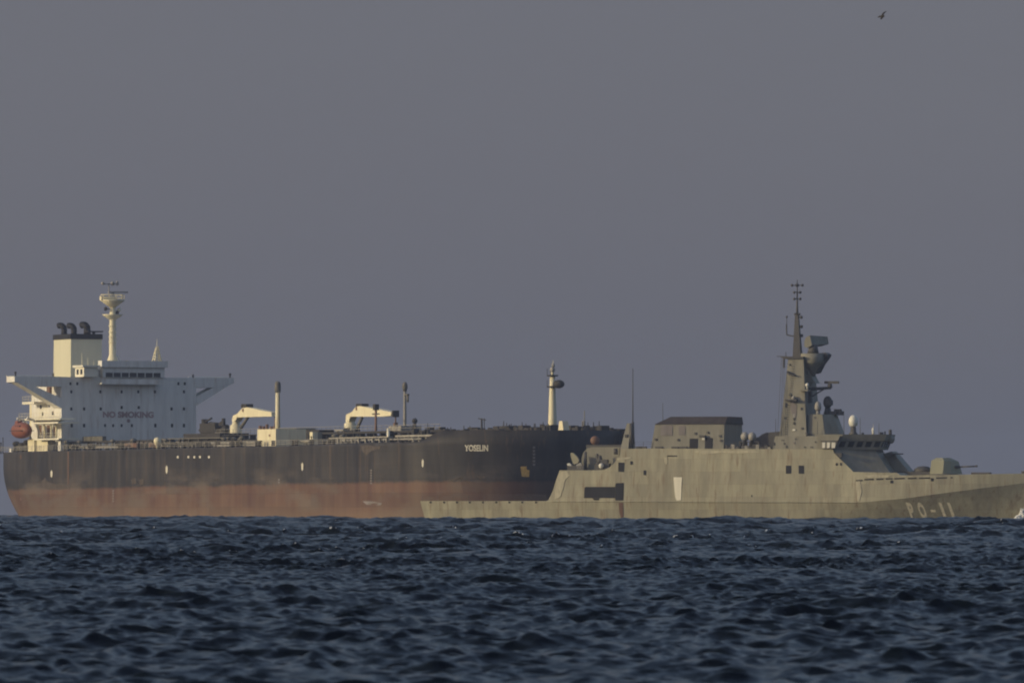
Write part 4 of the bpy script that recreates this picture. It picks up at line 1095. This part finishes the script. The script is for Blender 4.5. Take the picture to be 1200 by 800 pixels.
on_tower('tower_plate', sq(930.5, 503, 3.4, 2), 'dome', .1); on_tower('tower_plate', sq(930.5, 487.5, 2, 7), 'domegrey', .05)
on_tower('rust_run', [(926, 470), (931, 468.5), (934, 475), (933, 488), (929.5, 488), (927, 480)], 'patch', .03)
def shelf(px0, px1, pyy, v0, v1, mat='greyhouse', th=.25, name='tower_shelf'):
    (a, z), (b, _) = wv(px0, pyy, v1), wv(px1, pyy, v1)
    return MB().box(a, b, v0, v1, z - th, z).build(name, M[mat], tower)
shelf(920, 933.5, 467, 3.0, 4.6, 'greydark'); shelf(937, 946.5, 455.5, 2.6, 4.2, 'greyhouse')
a, b = wv(946, 450.4, 3.6); MB().tube((a, 3.6, b - .6), (a, 3.6, b), .12).ball((a, 3.6, b), .3, .3, .3).build('small_dome', M['dome'], tower)
a, b = wv(930, 466, 4.0); MB().ball((a, 4.0, b + .1), .28, .28, .28).build('small_dome', M['domegrey'], tower)
pts = [wv(*p, 3.5) for p in ((923, 434), (926, 437), (932, 438.5), (932, 439.8), (925, 438.8), (922.6, 435.5))]
MB().side(pts, 3.0, 3.9).build('curved_shelf', M['greydark'], tower)
# boxes, horns and cable trunks that break up the shaded fore face
q = random.Random(21)
for k in range(15):
    yy = 432 + k * 3.6; a = lerp(yy, [432, 486], [953.5, 961.5]); vv = q.uniform(-2.4, 2.2)
    (u_, z_) = wv(941.5 + (yy - 432) * .06, yy, vv); w_ = q.uniform(.25, .8)
    MB().box(u_ - .3, u_ + q.uniform(.3, 1.1), vv - w_, vv + w_, z_ - q.uniform(.15, .45), z_ + q.uniform(.15, .45)).build('mast_fitting', M['greydark'], tower)
for (x, y, v, hh) in ((950, 510, 4.6, 3), (958, 510, 4.4, 2.2), (909, 510, 4.6, 2.6), (1008, 507.5, 3, 2.4), (1030, 507.5, 1, 1.6), (989, 508, 3.5, 3.2)):
    a, b = wv(x, y, v); MB().tube((a, v, b - .3), (a, v, b + hh), .05, .03, 6).build('whip_aerial', M['greydark'], wk)
# rungs up the near face of the tower
mb = MB()
for k in range(34):
    t = k / 33; zz = mz + (zt_m - mz) * t; vv = 4.2 - 1.2 * t + .06; uu = ma + (ta - ma) * t + .75
    mb.box(uu, uu + .42, vv - .04, vv + .04, zz - .03, zz + .03)
mb.build('ladder', M['greydark'], tower)
# yard platform and topmast
(a, z), (b, _) = wv(914.5, 417, 3.4), wv(941, 417, 3.4)
yard = MB().loft([[(a + .5, -1.9, z - .35), (b, -1.9, z - .35), (b, 3.3, z - .35), (a + .5, 3.3, z - .35)], [(a - .1, -1.9, z), (b, -1.9, z), (b, 3.3, z), (a - .1, 3.3, z)]]).build('yard_platform', M['greydark'], tower)
a2, b2 = wv(918.8, 430, 3.2); MB().tube((a2, 3.2, z - .2), (a2, 3.2, b2), .14, .14, 6).tube((a - .6, 3.2, z + .05), (a + 1, 3.2, z), .06, .06, 5).tube((a + .8, 3.2, z), (a + .8, 3.2, z + .7), .06, .06, 5).build('stub_aerial', M['greydark'], yard)
ut, zt0 = wv(934.5, 417, .8)
Zt = lambda y: WK.at_v(934, y, .8)[1]
uo = lambda px: wv(px, 400, .8)[0]
top = MB().loft([[(uo(930), .2, Zt(417)), (uo(939.4), .2, Zt(417)), (uo(939.4), 1.4, Zt(417)), (uo(930), 1.4, Zt(417))],
                 [(uo(932.2), .5, Zt(368)), (uo(935.8), .5, Zt(368)), (uo(935.8), 1.1, Zt(368)), (uo(932.2), 1.1, Zt(368))]]).build('topmast', M['greydark'], wk)
um_ = uo(934.2)
MB().tube((um_, .8, Zt(369)), (um_, .8, Zt(349)), .20, .13, 8).tube((um_, .8, Zt(349)), (um_, .8, Zt(327)), .12, .06, 8).build('pole_head', M['greydark'], top)
for (y, w) in ((333.5, 6.0), (341.8, 3.4), (349.5, 3.4), (367.5, 2.2)):
    wd = w * sx
    mb = MB().tube((um_ - wd, .8, Zt(y)), (um_ + wd, .8, Zt(y)), .06, .06, 6).tube((um_, -.4, Zt(y)), (um_, 2, Zt(y)), .06, .06, 6)
    for sg in (-1, 1): mb.ball((um_ + sg * wd, .8, Zt(y)), .22, .22, .22, 8)
    if w > 5: mb.ball((um_, .8, Zt(y)), .28, .28, .28, 8)
    mb.build('cross_spar', M['greydark'], top)
for (x, y) in ((939, 371), (939.3, 382), (939.5, 392.5)):
    MB().tube((um_, .8, Zt(y)), (uo(x), .8, Zt(y)), .08, .08, 6).ball((uo(x), .8, Zt(y)), .24, .24, .26, 8).build('mast_lamp', M['greydark'], top)
MB().path([(uo(932), .8, Zt(393.5)), (uo(922), .8, Zt(391.5)), (uo(921.6), .8, Zt(379))], .1, 6).tube((uo(922), .8, Zt(379)), (uo(922), .8, Zt(369)), .05, .04, 5).ball((uo(922), .8, Zt(370.5)), .16, .16, .2, 8).tube((uo(931), .8, Zt(380)), (um_, .8, Zt(393)), .06, .06, 5).build('side_aerial', M['greydark'], top)
# signal halyards
mb = MB()
for px0, px1 in ((916, 911), (917.5, 915), (919, 918)):
    (a, b), (c, d) = wv(px0, 418, 3.2), wv(px1, 512, 4.6); mb.tube((a, 3.2, b), (c, 4.6, d), .03, .03, 4)
mb.build('signal_halyard', M['greydark'], tower)
# radar drum and antenna
ud, zd = wv(954, 425, 1.2)
drum = MB().lathe((ud - .3, 1.0, 0), [(.3, wv(954, 440, 1)[1]), (.9, wv(954, 431, 1)[1]), (1.65, wv(954, 425, 1)[1]), (1.75, wv(954, 424, 1)[1]), (1.75, wv(954, 413.5, 1)[1])], 22).build('radar_drum', M['greyhouse'], tower)
(a, z), (b, _) = wv(960, 424, 1), wv(969, 414, 1)
MB().side([wv(*p, 1.8) for p in ((946, 428), (951, 441), (955, 448), (941, 448), (941, 426))], -1.2, 1.6).build('drum_bracket', M['greyhouse'], drum)
MB().side([wv(*p, 1.2) for p in ((958, 413), (966.5, 412.3), (969.5, 414.5), (968, 418), (962, 426), (957, 436), (953, 437), (957, 425))], -1.4, 1.0).build('walk_platform', M['greydark'], drum)
MB().tube((ud - .2, 1, wv(954, 414, 1)[1]), (ud - .2, 1, wv(954, 403, 1)[1]), .9, .6, 14).build('turntable', M['greydark'], drum)
# slab antenna: short end faces the camera's left, long face forward
PA = [wv(*p, 1.6) for p in ((943, 399), (945, 394.5), (949.5, 392.2), (952, 404), (946.5, 407), (943, 405))]
PB = [(965.5, 393.2), (969.5, 393.6), (971.3, 397), (971, 402.5), (962.5, 405), (960, 404)]
r0 = [(a, 1.9, b) for a, b in PA]
ud2 = [wv(x, y, -2.2) for x, y in ((960.5, 399), (961.5, 394.0), (969.8, 393.6), (971.2, 402.2), (963, 404.8), (960.5, 404))]
r1 = [(a, -2.2, b) for a, b in ud2]
MB().loft([r0, r1]).build('radar_antenna', M['greyhouse'], drum)
# navigation radar on its bracket
(a, b), (c, d) = wv(957, 455.5, 1), wv(974, 453.5, 1)
nr = MB().tube((a - 2, 1, b), (c, 1, d), .28, .2, 8).tube((a - 1.5, 1, b - 1.5), (c - .8, 1, d), .12, .12, 6).tube((c - .2, 1, d), (c - .2, 1, wv(974, 448.5, 1)[1]), .42, .28, 8).build('radar_bracket', M['greydark'], tower)
(a, b), (c, _) = wv(966.5, 447.5, 1), wv(983, 447.5, 1); MB().box(a, c, .75, 1.25, b - .16, b + .22).build('bar_antenna', M['greydark'], nr)
# mid block forward of the mast
va = 3.7
(a, z), (b, _) = wv(945.5, 510.2, va), wv(967, 510.2, va); zt = wv(963, 484.5, va)[1]
a_t = wv(946.5, 484.5, va)[0]; b_t = wv(962.5, 484.5, va)[0]
mid = MB().loft([[(a, -3.2, z - .2), (b + 1.2, -3.2, z - .2), (b + 1.9, -1.5, z - .2), (b + 1.9, 1.5, z - .2), (b, va, z - .2), (a, va, z - .2)],
                 [(a_t, -2.2, zt), (b_t + .9, -2.2, zt), (b_t + 1.2, -1.2, zt), (b_t + 1.2, 1.2, zt), (b_t, va - .5, zt), (a_t, va - .5, zt)]]).build('director_house', M['greyhouse'], wk)
for (x, y) in ((954.5, 488.5), (950, 508), (984, 507)): 
    if x < 970:
        p = [wv(px, pyy, va - .15) for px, pyy in sq(x, y, 2.2, 2)]
        MB().loft([[(aa, va - .7, bb) for aa, bb in p], [(aa, va + .02 - .5 * (bb - z) / (zt - z) + .05, bb) for aa, bb in p]]).build('wall_fitting', M['greydark'], mid)
ue, ze = wv(970, 484, 0)
eo = MB().lathe((ue, 0, 0), [(.7, zt - .1), (.5, zt + .6), (.45, wv(970, 477, 0)[1])], 12).build('gun_director', M['greydark'], mid)
MB().ball((ue, 0, wv(970, 470.5, 0)[1]), .70, .7, .95, 12).box(ue - .2, ue + .6, -.85, .85, wv(970, 474, 0)[1], wv(970, 468, 0)[1]).build('director_head', M['greydark'], eo)
a, b = wv(958.5, 475.5, 2.6); MB().tube((a, 2.6, zt - .1), (a, 2.6, b - .3), .35, .3).lathe((a, 2.6, b), [(.35, -.7), (.55, -.2), (.5, .4), (.2, .75)], 12).build('satellite_dome', M['domegrey'], mid)
for (x, y, v) in ((977, 481, .5), (982, 478.5, 0), (984.5, 481, -1)):
    a, b = wv(x, y, v); MB().box(a - .5, a + .5, v - .5, v + .5, zt - .1, max(b, zt + .25)).build('deck_fitting', M['greydark'], mid)
# bridge
vb1 = 5.9
uA, zA = wv(977, 531, vb1)              # upper corner where the side wall ends
uB, zB = wv(1000, 553, vb1)             # lower corner
zBT = wv(978, 526, vb1)[1]
lowz = zB - .3
plan_lo = [(uA - 6, -5.6), (uB + .1, -5.6), (uB + 5.0, -2.6), (uB + 5.0, 2.6), (uB + .0, vb1 - .05), (uA - 6, vb1 - .05)]
plan_hi = [(uA - 6, -5.4), (uA + .2, -5.4), (uA + 5.4, -2.4), (uA + 5.4, 2.4), (uA + .0, vb1 - .25), (uA - 6, vb1 - .25)]
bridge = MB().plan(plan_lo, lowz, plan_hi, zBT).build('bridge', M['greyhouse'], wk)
zW0 = wv(985, 523.5, vb1)[1]; zW1 = wv(985, 515.5, vb1)[1]; zRf = wv(985, 508.0, vb1)[1]
uT = wv(978.5, 520, vb1)[0]
pl = lambda d, e=0: [(uA - 2.6, -5.5 - e), (uT + .8 + d, -5.5 - e), (uT + 6.2 + d, -2.6 - e * .5), (uT + 6.2 + d, 2.6 + e * .5), (uT + .2 + d, 5.35 + e), (uA - 2.6, 5.35 + e)]
wheel = MB().plan(pl(-.2), zBT + .003, pl(.35, .1), zW1).build('wheelhouse', M['greyhouse'], wk)
MB().plan(pl(.55, .15), zW1 + .003, pl(.95, .3), zRf).build('wheelhouse_roof', M['greyhouse'], wheel)
# window panes round the shaded front
def pane_row(p0, p1, n, zlo, zhi, lo_d, hi_d, mat='glass', gap=.18):
    for i in range(n):
        A = lambda t, k: (p0[0][k] + (p1[0][k] - p0[0][k]) * t, p0[1][k] + (p1[1][k] - p0[1][k]) * t)
        t0, t1 = (i + gap) / n, (i + 1 - gap) / n
        d0 = Vector((p1[0][0] - p0[0][0], p1[1][0] - p0[1][0])); nr_ = Vector((-d0.y, d0.x)).normalized()
        return_ = []
        for off in (-.15, .05):
            ring = []
            for t, k in ((t0, 0), (t1, 0), (t1, 1), (t0, 1)):
                x_, y_ = A(t, k); z_ = (zlo, zhi)[k]; ring.append((x_ + nr_.x * off, y_ + nr_.y * off, z_))
            return_.append(ring)
        MB().loft(return_).build('window', M[mat], wheel)
def wall_pts(i, z):
    t = (z - zBT) / (zW1 - zBT); a, b = pl(-.2)[i], pl(.35, .1)[i]
    return (a[0] + (b[0] - a[0]) * t, a[1] + (b[1] - a[1]) * t)
zl_, zh_ = zW0 + .1, zW1 - .12
def row(i, j, n, mat='glass'):
    a0, a1, b0, b1 = wall_pts(i, zl_), wall_pts(i, zh_), wall_pts(j, zl_), wall_pts(j, zh_)
    pane_row(((a0[0], a1[0]), (a0[1], a1[1])), ((b0[0], b1[0]), (b0[1], b1[1])), n, zl_, zh_, 0, 0, mat)
row(4, 3, 5); row(3, 2, 4)
# bridge wing box on the near side with three panes, sun glint painted on as white
(a, z), (b, _) = wv(962, 524.6, 6.3), wv(978, 524.6, 6.3); zt = wv(978, 510, 6.3)[1]
bt = wv(984.5, 510, 6.3)[0]
wing = MB().loft([[(a, 4.9, z), (b, 4.9, z), (b, 6.3, z), (a, 6.3, z)], [(a, 4.9, zt), (bt, 4.9, zt), (bt, 6.4, zt), (a, 6.4, zt)]]).build('bridge_wing', M['greyhouse'], wk)
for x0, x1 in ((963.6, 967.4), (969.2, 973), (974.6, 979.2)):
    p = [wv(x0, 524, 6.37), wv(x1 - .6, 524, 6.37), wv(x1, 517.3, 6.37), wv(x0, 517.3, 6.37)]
    MB().loft([[(aa, 6.1, bb) for aa, bb in p], [(aa, 6.42, bb) for aa, bb in p]]).build('window', M['dome'], wing, 'pane painted white for the glint of the low sun')
(c, d), (e, _) = wv(962, 516.5, 6.4), wv(981.5, 515.4, 6.4); MB().box(c, e, 6.2, 6.46, d - .05, d + .12).build('window_hood', M['greydark'], wing)
(c, d), (e, f) = wv(951, 533.6, 6.5), wv(978, 532.2, 6.5); MB().box(c, e, 5.6, 6.05, d, f).build('wing_ledge', M['greydark'], wk)
(c, d), (e, f) = wv(976, 535, 6.1), wv(986, 530, 6.1); MB().box(c, e, 4.6, 6.0, d, f).build('ledge_box', M['greydark'], wk)
# radome, whites and small fittings on the bridge roof
ur, zr_ = wv(1000, 493, 1.5)
rd = MB().lathe((ur, 1.5, 0), [(.9, zRf - .1), (.45, zRf + .35), (.4, zr_ - .7)], 12).build('radome_pedestal', M['greydark'], wk)
MB().lathe((ur, 1.5, zr_), [(.35, -.78), (.62, -.6), (.72, -.1), (.68, .35), (.5, .72), (.25, .92), (.05, .98)], 20).build('radome', M['dome'], rd)
a, b = wv(1023.2, 500, 1); MB().lathe((a, 1, 0), [(.2, zRf - .1), (.2, b - .05), (.08, b)], 10).tube((a, 1, b), (a, 1, b + .6), .03, .03, 5).build('roof_cylinder', M['dome'], wk)
for (x, y, r) in ((1043.2, 502.5, .24), (1033, 505.5, .3), (1037, 504.5, .12), (1011, 506, .2)):
    a, b = wv(x, y, 0); MB().tube((a, 0, zRf - .1), (a, 0, b), r, r, 8).build('roof_fitting', M['greydark'], wk)
# rounded front lip of the bridge roof
a, b = wv(1046, 513.5, -1); MB().ball((a - .3, -1.2, b), .5, 1.3, .7, 12).build('roof_lip', M['greyhouse'], wk)
a, b = wv(1050, 531, -1); MB().box(a - 1.0, a + .9, -2, .5, b - .08, b + .1).build('front_ledge', M['greydark'], wk)
# sloping screen ahead of the bridge, on the far side of the deck
pts = [wv(*p, -2.0) for p in ((1046, 528), (1049, 531), (1068, 553.5), (1068, 558), (1036, 558), (1036, 531))]
MB().side(pts, -4.6, -1.2).build('front_screen', M['greyhouse'], wk)
# small covered mount before the gun
a, b = wv(1078, 556, -.5)
MB().box(a - 3.2, a + 3.0, -3.4, .8, b - .5, b + .55).lathe((a + .4, -1, b + .5), [(1.5, 0), (1.35, .45), (.8, .8), (.1, .9)], 14).build('covered_mount', M['greydark'], wk)
# ---- bow gun
gv = 2.0
P = lambda x, y, v=gv: wv(x, y, v)
gz0 = P(1090, 554.6)[1]
g0, g1, g2 = P(1089.5, 554)[0], P(1105.5, 554)[0], P(1113, 554)[0]
gt0, gt1 = P(1093.5, 536)[0], P(1108, 536)[0]
gzt = P(1098, 535.5)[1]
gun = MB().loft([[(g0, -2.0, gz0), (g1 + 1.2, -2.0, gz0), (g1 + 2.2, -1.0, gz0), (g1 + 1.0, 1.1, gz0), (g1 - .1, 2.0, gz0), (g0, 2.0, gz0)],
                 [(gt0 - .35, -1.6, gz0 + (gzt - gz0) * .8), (gt1 + .7, -1.6, gz0 + (gzt - gz0) * .8), (gt1 + 1.3, -.9, gz0 + (gzt - gz0) * .78), (gt1 + .5, .9, gz0 + (gzt - gz0) * .78), (gt1 - .3, 1.7, gz0 + (gzt - gz0) * .82), (gt0 - .35, 1.7, gz0 + (gzt - gz0) * .82)],
                 [(gt0 + .3, -1.2, gzt), (gt1 - .1, -1.2, gzt), (gt1 + .2, -.6, gzt), (gt1 + .2, .6, gzt), (gt1 - .6, 1.3, gzt), (gt0 + .3, 1.3, gzt)]]).build('gun_turret', M['yellowgrey'], wk)
MB().lathe(((g0 + g1) / 2 + .5, 0, gz0 - .7), [(2.3, 0), (2.3, .72)], 20).build('turret_ring', M['greydark'], gun)
a, b = wv(1122, 546.2, 0); c, d = wv(1145.5, 545.2, 0)
bar_ = MB().tube((a - 1.2, 0, b), (a + .35, 0, b), .32, .24, 12).tube((a + .3, 0, b), (c, 0, d), .13, .10, 10).tube((c - .35, 0, d), (c, 0, d), .15, .15, 10).build('barrel', M['greydark'], gun)
# breakwater and forecastle fittings
for (x0, x1, y, v) in ((1138, 1160, 553.5, 2.5), (1136, 1152, 556.2, 3.0), (1197, 1204, 552, .5), (1118, 1124, 556, 3)):
    (a, b), (c, d) = wv(x0, y, v), wv(x1, y, v); MB().box(a, c, v - 1, v, b - .5, b + .12).build('deck_fitting', M['greydark'], wk)

# ================================================================== THE BIRD
def make_bird():
    px, pyy, Yb = 1034.2, 19.5, 420.0
    k = Yb / F
    pts = {}
    def W_(x, y, d=0): return ((x - 1034.2) * k, d, -(y - 19.5) * k)
    chain = [('tail', W_(1032.2, 23.0, .12), (.035, .012)), ('rump', W_(1033.0, 21.4, .05), (.05, .045)), ('belly', W_(1033.8, 19.8, 0), (.075, .07)), ('chest', W_(1034.9, 19.3, -.06), (.065, .06)), ('head', W_(1036.0, 19.2, -.12), (.04, .04)), ('beak', W_(1036.8, 19.5, -.17), (.012, .012)),
             ('sh_r', W_(1034.0, 18.2, -.01), (.045, .075)), ('el_r', W_(1035.0, 16.2, .02), (.03, .075)), ('wr_r', W_(1036.6, 14.7, .05), (.022, .06)), ('tip_r', W_(1039.2, 13.2, .12), (.008, .015)),
             ('sh_l', W_(1033.1, 19.6, .03), (.03, .06)), ('el_l', W_(1031.2, 19.4, .16), (.022, .055)), ('tip_l', W_(1028.6, 19.9, .34), (.008, .015))]
    names = [c[0] for c in chain]
    ed = [(0, 1), (1, 2), (2, 3), (3, 4), (4, 5), (2, 6), (6, 7), (7, 8), (8, 9), (2, 10), (10, 11), (11, 12)]
    me = bpy.data.meshes.new('seabird'); me.from_pydata([c[1] for c in chain], ed, [])
    o = bpy.data.objects.new('seabird', me); COL.objects.link(o)
    o.modifiers.new('skin', 'SKIN')
    sk = me.skin_vertices[0].data if me.skin_vertices else None
    if sk is None:
        bm = bmesh.new(); bm.from_mesh(me); bm.verts.layers.skin.verify(); bm.to_mesh(me); bm.free(); sk = me.skin_vertices[0].data
    for i, c in enumerate(chain): sk[i].radius = c[2]
    sk[2].use_root = True
    s2 = o.modifiers.new('sub', 'SUBSURF'); s2.levels = 2; s2.render_levels = 2
    dg = bpy.context.evaluated_depsgraph_get()
    new = bpy.data.meshes.new_from_object(o.evaluated_get(dg))
    o.modifiers.clear(); o.data = new; bpy.data.meshes.remove(me)
    new.materials.clear(); new.materials.append(M['bird'])
    for p in new.polygons: p.use_smooth = True
    o.location = ((px - 600) * k, Yb, H + (YH - pyy) * k)
    o['label'] = 'small dark seabird with bent wings flying high above the ships'; o['category'] = 'bird'
make_bird()

# ================================================================== THE AIR
def haze():
    o_ = bpy.data.meshes.new('haze')
    x0, x1, y0, y1, z0, z1 = -6000, 6000, -800, 7200, -9, 70
    vs = [(x0, y0, z0), (x1, y0, z0), (x1, y1, z0), (x0, y1, z0), (x0, y0, z1), (x1, y0, z1), (x1, y1, z1), (x0, y1, z1)]
    o_.from_pydata(vs, [], [(0, 3, 2, 1), (4, 5, 6, 7), (0, 1, 5, 4), (1, 2, 6, 5), (2, 3, 7, 6), (3, 0, 4, 7)])
    o = bpy.data.objects.new('haze', o_); COL.objects.link(o); o['kind'] = 'stuff'
    m = bpy.data.materials.new('haze'); m.use_nodes = True; t = m.node_tree; t.nodes.clear()
    out = t.nodes.new('ShaderNodeOutputMaterial'); v = t.nodes.new('ShaderNodeVolumePrincipled')
    v.inputs['Color'].default_value = (0.70, 0.76, 0.92, 1)
    v.inputs['Density'].default_value = 1.3e-4
    v.inputs['Anisotropy'].default_value = 0.6
    t.links.new(v.outputs[0], out.inputs['Volume'])
    o_.materials.append(m)
haze()
